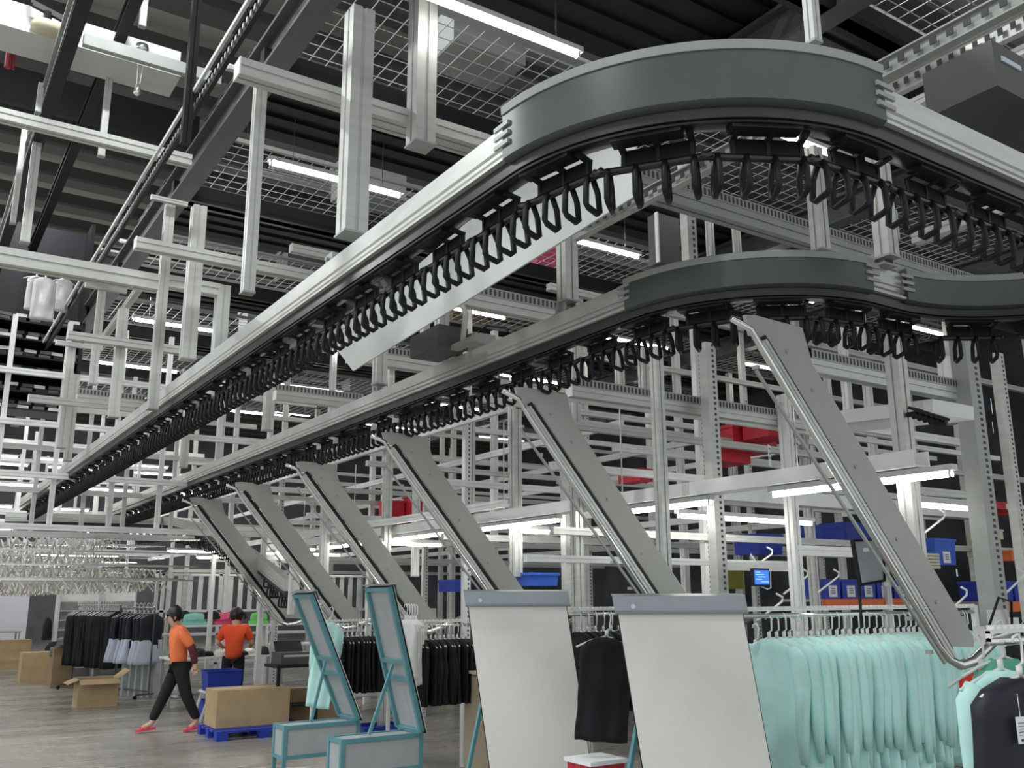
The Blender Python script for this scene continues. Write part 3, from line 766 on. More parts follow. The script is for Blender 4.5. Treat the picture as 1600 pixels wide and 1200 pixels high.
post(457, 830, 960, 12.0, 10, mt=ALUW, **K)
K = dict(kind='white station cross rail')
xrail((822, 872), 1240, 6.4, 14, mt=ALUW, **K)
xrail((1238, 860), 1330, 6.0, 20, mt=ALUW, slotted=False, **K)
xrail((1130, 886), 1240, 6.2, 12, mt=ALUW, **K)
xrail((885, 622), 1560, 6.15, 12, mt=ALUW, **K)
xrail((900, 660), 1240, 7.5, 12, **K)
xrail((960, 700), 1240, 7.9, 12, mt=ALUW, **K)
xrail((1120, 640), 1420, 6.6, 16, mt=ALUW, **K)
xrail((1290, 660), 1500, 5.6, 16, mt=ALUW, **K)
xrail((1420, 765), 1510, 4.8, 14, mt=GUARD, **K)
b = MB(); p, q = ony(880, 745, 6.9), onx(1490, 690, 8.0)
# sloping conveyor belt stretch at right background
r = thing('belt_conveyor', 'short pale conveyor hood with a black roller chain high behind the posts', 'conveyor', (0, 0, 0)); r['kind'] = 'thing'
pa = deep(1315, 660, 7.4); pb_ = deep(1490, 640, 6.6)
b = MB(); b.bar(pa, pb_, 0.5, 0.10); b.build('hood', ALUW, r)
pa = deep(1425, 638, 6.3); pb_ = deep(1478, 655, 6.1); b = MB(); b.bar(pa, pb_, 0.10, 0.02)
d = pb_ - pa
for k in range(6):
    c_ = pa + d * (k + 0.5) / 6; b.tube([c_ + Vector((0, -0.02, -0.03)), c_ + Vector((0, 0.06, -0.03))], 0.018, 8)
b.build('roller_chain', BLACK, r)
# red totes up in the framework
for i, (px, py, d, wd, ht) in enumerate(((1180, 685, 11, 0.75, 0.28), (1010, 742, 11, 0.2, 0.15), (1220, 668, 10.6, 0.4, 0.22), (665, 790, 16, 0.45, 0.35), (620, 800, 16, 0.3, 0.4), (1150, 712, 11, 0.5, 0.16))):
    p = deep(px, py, d); b = MB(); b.box((-wd/2, 0, -ht/2), (wd/2, 0.4, ht/2)); b.box((-wd/2 - 0.02, -0.02, ht/2 - 0.04), (wd/2 + 0.02, 0.42, ht/2)); o = b.build('red_tote', REDP); o.location = p
    tag(o, '', 'tote', None, 'thing'); reg('red tote standing high in the framework', o, px)

# ================================================================ RIGHT: BIN SHELVING
def bin_(x, y, z, wd, dp, ht, mt, label, rz=0.0, lab=True):
    r = thing('storage_bin', label, 'bin', (x, y, z), rz); r['kind'] = 'thing'
    b = MB(); t = 0.012
    b.add([(-wd/2*0.92, 0.01, 0), (wd/2*0.92, 0.01, 0), (wd/2*0.92, dp, 0), (-wd/2*0.92, dp, 0), (-wd/2, 0, ht), (wd/2, 0, ht), (wd/2, dp, ht), (-wd/2, dp, ht)],
          [(0, 3, 2, 1), (0, 1, 5, 4), (1, 2, 6, 5), (2, 3, 7, 6), (3, 0, 4, 7)]); b.build('body', mt, r)
    b = MB(); b.box((-wd/2 - 0.008, -0.010, ht - 0.03), (wd/2 + 0.008, 0.0, ht)); b.box((-wd/2 - 0.008, dp, ht - 0.03), (wd/2 + 0.008, dp + 0.01, ht)); b.box((-wd/2 - 0.01, 0, ht - 0.03), (-wd/2, dp, ht)); b.box((wd/2, 0, ht - 0.03), (wd/2 + 0.01, dp, ht)); b.build('rim', mt, r)
    if lab:
        b = MB(); b.box((-0.07, -0.006, 0.02), (0.07, 0.003, 0.15)); l = b.build('label_card', PAPER, r)
        b = MB()
        for k in range(3): b.box((-0.035, -0.009, 0.06 + 0.025 * k), (0.035, -0.0062, 0.068 + 0.025 * k))
        b.build('print', INK, l)
    return r
def shelf(px0, px1, py, y, label, mt=ORNG, h=0.12):
    p = ony(px0, py, y); x1 = solve_x(px1, y, p.z); r = thing('shelf_rack', label, 'shelf', (p.x, y, p.z)); r['kind'] = 'thing'
    b = MB(); b.box((0, 0, -h), (x1 - p.x, 0.05, 0)); b.build('front_rail', mt, r)
    b = MB(); b.box((0, 0.05, -0.03), (x1 - p.x, 0.65, 0)); b.build('deck', ALUD, r)
    return p, x1
p, x1 = shelf(1290, 1425, 936, 7.0, 'orange-fronted shelf under the blue bins with white cards')
o = p
b = MB(); b.box((0.75, -0.006, -0.07), (1.05, 0.0, -0.025)); 
n = 5; wd = (x1 - p.x) / n
for i in range(n): reg('blue bin with a white card on the orange shelf', bin_(p.x + wd * (i + 0.5), 7.02, p.z + 0.002, wd * 0.93, 0.5, 0.22, BLUE, ''), i)
p, x1 = shelf(1562, 1680, 940, 6.2, 'orange-fronted shelf at the right edge behind the perforated post')
for i in range(3): reg('blue bin on the shelf at the right edge', bin_(p.x + 0.2 + 0.36 * i, 6.22, p.z + 0.002, 0.33, 0.5, 0.24, BLUE, '', lab=False), i)
for i, (px, py, y, wd, ht, mt, lb) in enumerate((
    (1205, 850, 7.6, 0.42, 0.24, BLUE, 'blue bin tipped behind the white post at monitor height'),
    (1295, 838, 7.4, 0.62, 0.26, BLUE, 'wide dark blue bin above the white slotted rail'),
    (1345, 830, 7.6, 0.6, 0.22, BLUE, 'dark blue bin half hidden behind the nearest chute'),
    (1478, 862, 6.3, 0.42, 0.30, BLUEL, 'bright blue bin with a pale card beside the perforated post'),
    (1592, 868, 5.8, 0.30, 0.12, ORNG, 'small orange tray behind the far right post'),
    (850, 905, 8.4, 0.4, 0.14, BLUEL, 'small bright blue bin above the white board'),
    (722, 915, 9.6, 0.2, 0.14, BLUE, 'tiny blue box beside the fourth chute'))):
    p = ony(px, py, y); o = bin_(p.x, y, p.z - ht / 2, wd, 0.4, ht, mt, lb, lab=(i == 3))
# pink and cream boxes on upper shelf at right edge
for i, (px, py, mt, wd, ht) in enumerate(((1562, 790, REDP, 0.3, 0.09), (1560, 835, CREAM, 0.22, 0.12), (1558, 862, CREAM, 0.2, 0.10), (1597, 800, REDP, 0.2, 0.06))):
    p = ony(px, py, 6.6); b = MB(); b.box((-wd/2, 0, -ht/2), (wd/2, 0.35, ht/2)); b.box((-wd/2 - 0.01, -0.01, ht/2 - 0.02), (wd/2 + 0.01, 0.36, ht/2 + 0.005)); o = b.build('small_carton', mt); o.location = p
    tag(o, ['flat dark red carton high at the right edge', 'cream carton under the dark red one at right', 'cream carton just above the orange tray', 'thin dark red carton by the outermost post'][i], 'carton', None, 'thing')
p = ony(1452, 888, 6.2)
b = MB()
for k in range(5): b.box((-0.2, 0, 0.035 * k), (0.22, 0.3, 0.035 * k + 0.028))
o = b.build('paper_stack', CREAM); o.location = p; tag(o, 'stack of flat cream sheets below the bright blue bin', 'papers', None, 'thing')
p = ony(1150, 905, 8.5); b = MB(); b.box((-0.14, 0, -0.12), (0.14, 0.3, 0.12)); b.box((-0.15, -0.01, 0.09), (0.15, 0.31, 0.13)); o = b.build('olive_carton', OLIVE); o.location = p; tag(o, 'small olive carton left of the blue monitor', 'carton', None, 'thing')

# monitor
p = ony(1190, 902, 5.6); r = thing('monitor', 'small monitor with a bright blue screen above the board', 'monitor', p, 0.1); r['kind'] = 'thing'
b = MB(); b.box((-0.115, 0, -0.075), (0.115, 0.03, 0.075)); b.build('casing', BLACK, r)
b = MB(); b.box((-0.100, -0.004, -0.060), (0.100, 0.0, 0.060)); s = b.build('screen', SCREEN, r)
b = MB()
for k, (x0, x1) in enumerate(((-0.09, -0.02), (-0.09, 0.03), (-0.06, 0.05), (-0.09, 0.0), (-0.02, 0.09))): b.box((x0, -0.006, 0.04 - 0.02 * k), (x1, -0.0042, 0.046 - 0.02 * k))
b.build('screen_text', SCREENT, s)
b = MB(); b.tube([(0.12, 0.02, 0.06), (0.16, 0.02, 0.05), (0.15, 0.02, -0.09), (0.10, 0.02, -0.10), (0.0, 0.03, -0.07)], 0.006, 6); b.tube([(0.02, 0.04, 0.0), (0.06, 0.08, 0.12), (0.0, 0.1, 0.2)], 0.008, 6); b.build('wire_stand', ALUW, r, smooth=True)
# whiteboard
p = deep(1355, 880, 5.0); r = thing('whiteboard', 'tilted pale blue board in a dark frame above the garments', 'board', p, 0.15); r['kind'] = 'thing'
b = MB(); b.poly([(-0.15, 0, 0.115), (0.19, 0, 0.135), (0.16, 0, -0.09), (-0.11, 0, -0.115)], (0, 1, 0), 0.012); b.build('panel', WHITEB, r)
b = MB()
pts = [(-0.15, -0.005, 0.115), (0.19, -0.005, 0.135), (0.16, -0.005, -0.09), (-0.11, -0.005, -0.115)]
for i in range(4): b.bar(pts[i], pts[(i + 1) % 4], 0.012, 0.02, up=(0, 1, 0))
b.bar((-0.11, 0, -0.1), (-0.10, 0.01, -0.3), 0.012, 0.012, up=(0, 1, 0)); b.build('frame', DARKST, r)
# paper notices
for (px, py, d, w_, h_, lb) in ((1550, 635, 5.6, 0.06, 0.09, 'white notice with a blue square on the far right post'), (1203, 712, 8.6, 0.10, 0.20, 'tall white notice with grey print hanging in the framework'), (1552, 668, 5.6, 0.06, 0.06, 'pale blank card below the notice on the right post'),
                                (1496, 895, 5.2, 0.09, 0.04, 'small white tag strip beside the perforated post')):
    p = deep(px, py, d); r = thing('paper_notice', lb, 'notice', p, 0.5); r['kind'] = 'thing'
    b = MB(); b.box((-w_/2, 0, -h_/2), (w_/2, 0.004, h_/2)); b.build('sheet', PAPER, r)
    if 'blank' not in lb:
        b = MB()
        if 'blue' in lb: b.box((-w_*0.3, -0.002, -h_*0.1), (w_*0.3, -0.0005, h_*0.25)); b.build('print', BLUEL, r)
        else:
            for k in range(3): b.box((-w_*0.35, -0.002, h_*(0.3 - 0.22 * k)), (w_*0.35, -0.0005, h_*(0.36 - 0.22 * k)))
            b.build('print', GREYST, r)
# wire brackets (looped white arms) under rails
for i, (px, py, y) in enumerate(((1250, 905, 6.1), (1210, 945, 6.0), (1465, 812, 5.0), (1195, 870, 6.6), (1300, 905, 6.4), (1590, 905, 4.9), (1500, 935, 4.9))):
    p = ony(px, py, y); b = MB(); b.tube([(-0.25, 0, -0.14), (0.05, 0, 0.0), (0.11, 0, 0.03), (0.12, 0, 0.07), (0.04, 0, 0.10)], 0.010, 6); o = b.build('bent_tube', ALUW, smooth=True); o.location = p
    tag(o, '', 'wire arm', None, 'thing'); reg('bent white wire arm reaching from the station rail', o, px)

# ================================================================ GARMENTS
def hanger_mb():
    b = MB(); b.tube([(0, 0, 0.0), (0.02, 0, 0.012), (0.022, 0, 0.085), (0.005, 0, 0.112), (-0.018, 0, 0.10), (-0.02, 0, 0.08)], 0.0055, 6)
    b.tube([(0, 0, 0.0), (0, 0, -0.04)], 0.012, 6)
    b.tube([(-0.19, 0, -0.115), (-0.10, 0, -0.07), (0, 0, -0.035), (0.10, 0, -0.07), (0.19, 0, -0.115)], 0.007, 6)
    return b
HANG = hanger_mb().mesh('hanger', ALUW, True)
def cloth(prof, th, seed, wob=0.018, nx=14, nz=18, flare=0.0):
    """a hanging closed cloth: prof(t) gives half width and centre shift; local x is the wide way"""
    b = MB(); rings = []
    for j in range(nz + 1):
        t = j / nz; hw, z, cx = prof(t); ring = []
        n = nx * 2
        for k in range(n):
            a = 2 * PI * k / n; ca, sa = math.cos(a), math.sin(a)
            x = hw * math.copysign(abs(ca) ** 0.7, ca); y = th * (0.5 + flare * t) * math.copysign(abs(sa) ** 0.6, sa)
            f = min(1, t * 3)
            y += wob * f * noise.noise(Vector((x * 16 + seed, t * 2.2, seed * 1.7))) + wob * 0.6 * f * math.sin(x * 42 + seed + t * 2)
            x += 0.010 * f * noise.noise(Vector((seed, t * 5, k * 0.2)))
            ring.append((cx + x, y, z + 0.008 * f * noise.noise(Vector((x * 12, seed, 0)))))
        rings.append(ring)
    n = nx * 2; vs_ = [p for r in rings for p in r]; fs = []
    for j in range(nz):
        for k in range(n): fs.append((j * n + k, j * n + (k + 1) % n, (j + 1) * n + (k + 1) % n, (j + 1) * n + k))
    fs += [tuple(range(n)), tuple(nz * n + k for k in range(n))]
    b.add(vs_, fs); return b
def shirt_profile(L, wd):
    def f(t):
        z = -0.05 - L * t
        if t < 0.10: hw = 0.055 + (wd - 0.055) * (t / 0.10) ** 0.8; z = -0.045 - L * t * 0.95
        else: hw = wd * (0.97 + 0.02 * t)
        return hw, z, 0
    return f
def sleeve(b, sx, wd, L, seed, r=0.055):
    x0 = sx * (wd - 0.03)
    pts = [(x0 * 0.9, 0, -0.10), (x0 * 1.12, 0.0, -0.16), (x0 * 1.22, 0.01 * math.sin(seed), -0.32), (x0 * 1.20, 0.02 * math.sin(seed * 2), -0.10 - L * 0.75), (x0 * 1.16, 0.02 * math.cos(seed), -0.10 - L)]
    b.tube(pts, [r * 0.8, r, r * 0.9, r * 0.75, r * 0.5], 10)
def make_shirt(name, mt, seed, L=0.80, wd=0.21, sl=0.60, th=0.055, parts=True):
    r = thing(name, '', 'garment'); r['kind'] = 'thing'
    h = bpy.data.objects.new('hanger', HANG); C.objects.link(h); h.parent = r
    cloth(shirt_profile(L, wd), th, seed).build('body', mt, r, smooth=True)
    if sl:
        for sx in (-1, 1):
            b = MB(); sleeve(b, sx, wd, sl, seed + sx); b.v = [(v[0] + 0.012 * noise.noise(Vector(v) * 11 + Vector((seed, 0, 0))), v[1] + 0.02 * noise.noise(Vector(v) * 8 + Vector((0, seed, 0))), v[2]) for v in b.v]
            b.build('sleeve', mt, r, smooth=True)
    return r
def rail_of(x0, x1, y, z, label, along='x', legs=True, mt=STEEL):
    r = thing('garment_rail', label, 'garment rail', (x0, y, z)); r['kind'] = 'thing'
    b = MB(); L = x1 - x0; b.tube([(0, 0, 0), (L, 0, 0)], 0.015, 8); b.build('bar', mt, r, smooth=True)
    b = MB(); q = 0.0
    b.box((0, -0.012, 0.03), (L, 0.012, 0.045)); q = 0.02
    while q < L: b.box((q, -0.015, 0.045), (q + 0.02, 0.015, 0.06)); q += 0.045
    b.box((0.0, -0.01, 0.0), (0.01, 0.01, 0.04)); b.box((L - 0.01, -0.01, 0.0), (L, 0.01, 0.04)); b.build('toothed_strip', ALUW, r)
    if legs:
        b = MB(); b.bar((L, 0, -z), (L, 0, 0.05), 0.04, 0.04, up=(0, 1, 0)); b.build('leg', ALUW, r)
        b = MB(); b.bar((0.02, 0.25, -z), (0.02, 0.25, 0.02), 0.03, 0.03, up=(0, 1, 0)); b.bar((0.02, 0, 0.01), (0.02, 0.25, 0.01), 0.03, 0.03); b.build('leg', ALUW, r)
    return r
random.seed(11)
# mint garments
MY = 4.35; MZ = 1.62
a = ony(1205, 962, MY); x0 = a.x; MZ = a.z; x1 = solve_x(1512, MY, 1.6)
rail_of(x0 - 0.35, x1 + 0.1, MY, MZ, 'toothed white rail carrying the mint garments')
protos = [make_shirt('mint_shirt', MINT, 3.1 * i + 1, L=0.90 + 0.04 * (i % 2), sl=0.70 + 0.05 * (i % 3)) for i in range(4)]
n = 34
for i in range(n):
    x = x0 - 0.03 + (x1 - x0) * i / (n - 1) + random.uniform(-0.012, 0.012)
    z = MZ - 0.105
    c = protos[i] if i < 4 else dup(protos[random.randrange(4)])
    c.scale = (random.uniform(0.95, 1.04), random.uniform(0.8, 1.15), random.uniform(0.93, 1.07)); c.location = (x, MY, z); c.rotation_euler = (random.uniform(-0.02, 0.02), random.uniform(-0.05, 0.05), -PI / 2 + random.uniform(0.08, 0.36))
    reg('mint green long-sleeved shirt on the white rail', c, x); c['group'] = 'mint shirts on the white rail'
# small white number tag hanging on a mint sleeve
# black garment rows at the other stations
bp = [make_shirt('black_shirt', BLKC, 2.3 * i + 9, L=0.62, wd=0.20, sl=0.0, th=0.05) for i in range(3)]
for c in bp: c['group'] = 'x'
rows = [(960, 905, 990, 6.2, 8, 'black folded garment on the rail between the two white boards', 'black garments between the white boards', 1.0),
        (978, 645, 728, 8.6, 13, 'black shirt packed on the rail beside the wooden cabinet', 'black shirts above the wooden cabinet', 1),
        (976, 522, 606, 10.4, 13, 'black shirt packed on the rail between the teal frames', 'black shirts between the teal frames', 1)]
cnt = 0
for (py, pa, pb2, y, n, lb, gr, sc) in rows:
    p = ony(pa, py, y); xe = solve_x(pb2, y, p.z); z = p.z
    rail_of(p.x - 0.15, xe + 0.25, y, z, {6.2: 'white rail behind the two white boards', 8.6: 'chrome rail of black shirts by the wooden cabinet', 10.4: 'chrome rail of black shirts behind the teal frames'}[y])
    for i in range(n):
        x = p.x + (xe - p.x) * i / (n - 1)
        c = bp[cnt] if cnt < 3 else dup(bp[random.randrange(3)])
        cnt += 1
        c.location = (x, y, z - 0.095); c.rotation_euler = (0, random.uniform(-0.04, 0.04), -PI / 2 + random.uniform(-0.15, 0.15)); reg(lb, c, x); c['group'] = gr
# one black garment turned to face the camera between the boards
c = make_shirt('black_shorts', BLKC, 5, L=0.62, wd=0.17, sl=0.0, th=0.07); p = deep(948, 985, 5.9); c.location = p; c.rotation_euler = (0, 0.08, -0.5); tag(c, 'black garment hanging open between the two white boards', 'garment')
c = make_shirt('black_shirt', BLKC, 6, L=0.75, wd=0.19, sl=0.0); p = deep(1180, 1000, 6.4); c.location = p; c.rotation_euler = (0, 0.1, -1.3); tag(c, 'single black shirt squeezed before the mint shirts', 'garment')
# navy shirt in front at right with tag, red shirt, green shirts
c = make_shirt('navy_jacket', NAVY, 8, L=0.85, wd=0.23, sl=0.0, th=0.12); p = deep(1592, 1040, 3.4); c.location = p; c.rotation_euler = (0, 0.05, -0.25); tag(c, 'black jacket with a white swing tag at the right edge', 'jacket')
b = MB(); b.box((-0.020, 0, -0.09), (0.020, 0.003, 0.0)); t = b.build('swing_tag', PAPER, c); t.location = (-0.105, -0.085, -0.17); t.rotation_euler = (0, -0.06, 0)
b = MB()
for k in range(5): b.box((-0.014, -0.002, -0.022 - 0.010 * k), (0.014 - 0.004 * (k % 2), -0.0004, -0.020 - 0.010 * k))
b.box((-0.008, -0.002, -0.082), (0.008, -0.0004, -0.074)); b.build('tag_print', INK, t)
b = MB(); b.tube([(0, 0, 0), (0.0, 0, 0.035), (0.01, 0.01, 0.075)], 0.0012, 5); b.build('tag_string', PAPER, t)
b = MB(); b.tube([(-0.05, -0.07, -0.10), (-0.02, -0.075, -0.065), (0.03, -0.07, -0.05), (0.045, -0.05, -0.03), (0.0, -0.05, -0.03)], 0.006, 6); b.build('collar', ALUW, c, smooth=True)
for i, (px, py, d, mt, nm, lb, rz) in enumerate(((1562, 1030, 3.7, MINT, 'mint_jacket', 'mint jacket sleeve showing behind the black jacket', -0.4), (1566, 1012, 3.9, GREENC, 'green_shirt', 'darker green shirt tucked behind the mint jacket', -0.5))):
    c = make_shirt(nm, mt, 12 + i, L=0.8, wd=0.165 - 0.05 * i, sl=0.62, th=0.07); p = deep(px, py, d); c.location = p; c.rotation_euler = (0, 0, rz); tag(c, lb, 'garment')
c = make_shirt('red_shirt', REDC, 15, L=0.4, wd=0.13, sl=0.0); p = deep(1532, 1030, 4.2); c.location = p; c.rotation_euler = (0, 0, -0.3); tag(c, 'bright red shirt peeking out past the last mint shirt', 'garment')
q = deep(1545, 1003, 3.45)
r = rail_of(q.x, q.x + 0.9, q.y, q.z, 'chrome rail end at the right edge holding the black jacket', legs=False)
b = MB(); p = deep(1590, 985, 3.8); b.tube([(-0.2, 0, -0.03), (-0.05, -0.02, 0.0), (0.1, -0.04, 0.05), (0.4, -0.06, 0.10)], 0.014, 8); o = b.build('rail_end', STEEL, smooth=True); o.location = p; tag(o, 'bright bent tube end at the bottom of the nearest chute', 'tube', None, 'thing')
for i, (px, py, d, sc) in enumerate(WRAPPED):
    c = make_shirt('wrapped_garment', FILM, 40 + i, L=0.5 * sc, wd=0.13 * sc, sl=0.0, th=0.10); c.location = deep(px, py, d); c.rotation_euler = (0, 0, 0.3 * i); c['group'] = 'wrapped garments in the dark bay'
    reg('translucent plastic wrapped garment hanging in the dark bay', c, px)
# pneumatic clutter at chute end
p = deep(1560, 985, 4.6); r = thing('stop_gate', 'small silver release gate with black hose at the nearest chute end', 'gate', p); r['kind'] = 'thing'
b = MB(); b.box((-0.12, 0, -0.06), (-0.02, 0.06, 0.02)); b.box((0.0, -0.02, 0.0), (0.07, 0.05, 0.10)); b.box((0.1, 0, -0.04), (0.2, 0.08, 0.06)); b.build('block', ALU, r)
b = MB(); b.tube([(-0.1, 0, 0.0), (-0.05, -0.05, 0.16), (0.06, -0.05, 0.14), (0.08, -0.02, -0.05)], 0.007, 6); b.build('hose', BLACK, r, smooth=True)
# mint shirt on the farthest stand
c = make_shirt('mint_shirt', MINT, 20, L=0.85, wd=0.14, sl=0.5); p = deep(516, 965, 9.6); c.location = p; c.rotation_euler = (0, 0.12, -0.9); tag(c, 'mint shirt hanging alone behind the farthest teal stand', 'garment')
b = None
for i in range(5):
    c = make_shirt('pale_shirt', WHITEC, 30 + i, L=0.6, wd=0.15, sl=0.0) if i == 0 else dup(c0); 
    if i == 0: c0 = c
    p = deep(634 + 4 * i, 962, 8.9 + 0.15 * i); c.location = p; c.rotation_euler = (0, 0, -1.2); reg('pale grey shirt at the end of the black row', c, i); c['group'] = 'pale shirts beside the black row'; c['category'] = 'garment'

# ================================================================ BOARD STANDS
def stand(B, T, wd, yaw, label, back=False, sheet=0.0):
    """B, T: bottom and top centre of the board; yaw turns its width direction"""
    B = Vector(B); T = Vector(T); e = Vector((math.cos(yaw), math.sin(yaw), 0)); up = (T - B); Lh = up.length; un = up.normalized()
    nr = e.cross(un).normalized()   # nr points to the side the face is on when sign ok
    if not back:
        if nr.dot(Vector((0, 0, H)) - B) < 0: nr = -nr
    else:
        if nr.dot(Vector((0, 0, H)) - B) > 0: nr = -nr
    r = thing('board_stand', label, 'stand', (B.x, B.y, 0)); r['kind'] = 'thing'
    O = Vector((B.x, B.y, 0)); B0 = B - O
    def pt(a, h, d=0): return B0 + e * a + un * h + nr * d
    hw = wd / 2
    b = MB(); b.poly([pt(-hw, 0, 0.025), pt(hw, 0, 0.025), pt(hw, Lh, 0.025), pt(-hw, Lh, 0.025)], nr, 0.008); b.build('white_board', BOARDF, r)
    b = MB(); b.poly([pt(-hw - 0.006, -0.02, 0.016), pt(hw + 0.006, -0.02, 0.016), pt(hw + 0.006, Lh, 0.016), pt(-hw - 0.006, Lh, 0.016)], nr, 0.008); b.build('black_edge', BLACK, r)
    b = MB()
    for s in (-1, 1): b.bar(pt(s * (hw - 0.02), 0, -0.01), pt(s * (hw - 0.02), Lh, -0.01), 0.04, 0.04, up=nr)
    for h in (0.0, 0.36, 0.48, 1.0): b.bar(pt(-hw + 0.04, Lh * h if h < 1 else Lh - 0.02, -0.01), pt(hw - 0.04, Lh * h if h < 1 else Lh - 0.02, -0.01), 0.035, 0.035, up=nr)
    fr = b.build('teal_frame', TEAL, r)
    b = MB(); b.poly([pt(-hw + 0.04, 0.02, 0.004), pt(hw - 0.04, 0.02, 0.004), pt(hw - 0.04, Lh - 0.04, 0.004), pt(-hw + 0.04, Lh - 0.04, 0.004)], nr, 0.004); b.build('back_panel', BOARDB, r)
    b = MB(); b.poly([pt(-hw - 0.02, Lh - 0.075, 0.045), pt(hw + 0.03, Lh - 0.075, 0.045), pt(hw + 0.03, Lh + 0.01, 0.045), pt(-hw - 0.02, Lh + 0.01, 0.045)], nr, 0.012)
    b.poly([pt(-hw - 0.02, Lh + 0.012, 0.05), pt(hw + 0.03, Lh + 0.012, 0.05), pt(hw + 0.03, Lh + 0.022, -0.03), pt(-hw - 0.02, Lh + 0.022, -0.03)], un, 0.006)
    b.tube([pt(-hw - 0.02, Lh - 0.08, 0.055), pt(hw + 0.03, Lh - 0.08, 0.055)], 0.010, 8)
    br = b.build('top_bracket', BRACKET, r)
    b = MB(); b.tube([pt(-hw + 0.09, Lh - 0.045, 0.052), pt(-hw + 0.09, Lh - 0.045, 0.062)], 0.014, 12); b.build('latch', ALUW, br)
    # box base towards -x, 0.75 long
    x1 = 0.05; x0 = -0.72; yo = 0.0 if back else 0.34; y0 = -0.15 + yo; y1 = 0.15 + yo; zt = B.z - 0.02; zb = zt - 0.30
    b = MB(); b.box((x0 + 0.01, y0 + 0.01, zb + 0.01), (x1 - 0.01, y1 - 0.01, zt - 0.01)); b.build('box_panel', BOARDB, r)
    b = MB(); t = 0.035
    for (xa, ya) in ((x0, y0), (x1 - t, y0), (x0, y1 - t), (x1 - t, y1 - t)): b.box((xa - 0.002, ya - 0.002, zb - 0.002), (xa + t + 0.002, ya + t + 0.002, zt + 0.002))
    for z in (zb, zt - t):
        b.box((x0, y0, z), (x1, y0 + t, z + t)); b.box((x0, y1 - t, z), (x1, y1, z + t)); b.box((x0, y0, z), (x0 + t, y1, z + t)); b.box((x1 - t, y0, z), (x1, y1, z + t))
    b.build('box_frame', TEAL, r)
    for (xa, ya) in ((x0, y0), (x1 - t, y0), (x0, y1 - t), (x1 - t, y1 - t)):
        b = MB(); b.box((xa, ya, 0.0), (xa + t, ya + t, zb)); b.build('leg', TEAL, r)
    b = MB(); b.bar((x0 + 0.32, yo, zt), pt(0 if back else -hw * 0.9, Lh * 0.46, -0.03), 0.025, 0.025, up=(0, 1, 0)); b.build('strut', TEAL, r)
    return r
stand((4.02, 4.04, 0.55), (3.86, 4.10, 1.745), 0.72, -0.60, 'widest white board on a stand, before the mint shirts')
stand((3.93, 5.60, 0.55), (3.76, 5.66, 1.78), 0.70, -0.52, 'white board with teal edge, left of the widest one')
stand((4.02, 7.75, 0.62), (3.66, 7.72, 1.85), 0.48, PI / 2 + 0.02, 'teal-framed board seen from behind beside the wooden cabinet', back=True)
stand((3.95, 8.92, 0.61), (3.42, 8.94, 1.80), 0.46, PI / 2 + 0.02, 'farthest teal-framed board, steeply tilted, seen from behind', back=True)

# ================================================================ FLOOR LEVEL THINGS
# wooden cabinet
a = onz(652, 1215, 0); r = thing('wooden_cabinet', 'light wood cabinet standing between the teal stand and the white board', 'cabinet', (5.05, 8.0, 0)); r['kind'] = 'thing'
b = MB(); b.box((0, 0, 0), (0.42, 0.55, 1.0)); b.build('carcass', WOOD, r)
b = MB(); b.box((-0.03, -0.03, 1.0), (0.45, 0.58, 1.03)); b.build('top', WOODT, r)
b = MB(); b.box((0.01, -0.012, 0.04), (0.41, 0.0, 0.98)); b.build('door', WOOD, r)
def basket(p, wd, dp, ht, mt, label, handle=True, rz=0):
    r = thing('plastic_basket', label, 'basket', p, rz); r['kind'] = 'thing'
    b = MB(); t = 0.9
    b.add([(-wd/2*t, -dp/2*t, 0), (wd/2*t, -dp/2*t, 0), (wd/2*t, dp/2*t, 0), (-wd/2*t, dp/2*t, 0), (-wd/2, -dp/2, ht), (wd/2, -dp/2, ht), (wd/2, dp/2, ht), (-wd/2, dp/2, ht)],
          [(0,3,2,1),(0,1,5,4),(1,2,6,5),(2,3,7,6),(3,0,4,7)]); b.build('tub', mt, r)
    b = MB(); b.tube([(-wd/2, -dp/2, ht), (wd/2, -dp/2, ht), (wd/2, dp/2, ht), (-wd/2, dp/2, ht)], 0.015, 6, close=True); b.build('rim', mt, r)
    return r
p = onz(590, 1162, 0); basket((p.x, p.y, 0), 0.55, 0.4, 0.22, BLUE, 'dark blue tub on the floor behind the teal stand')
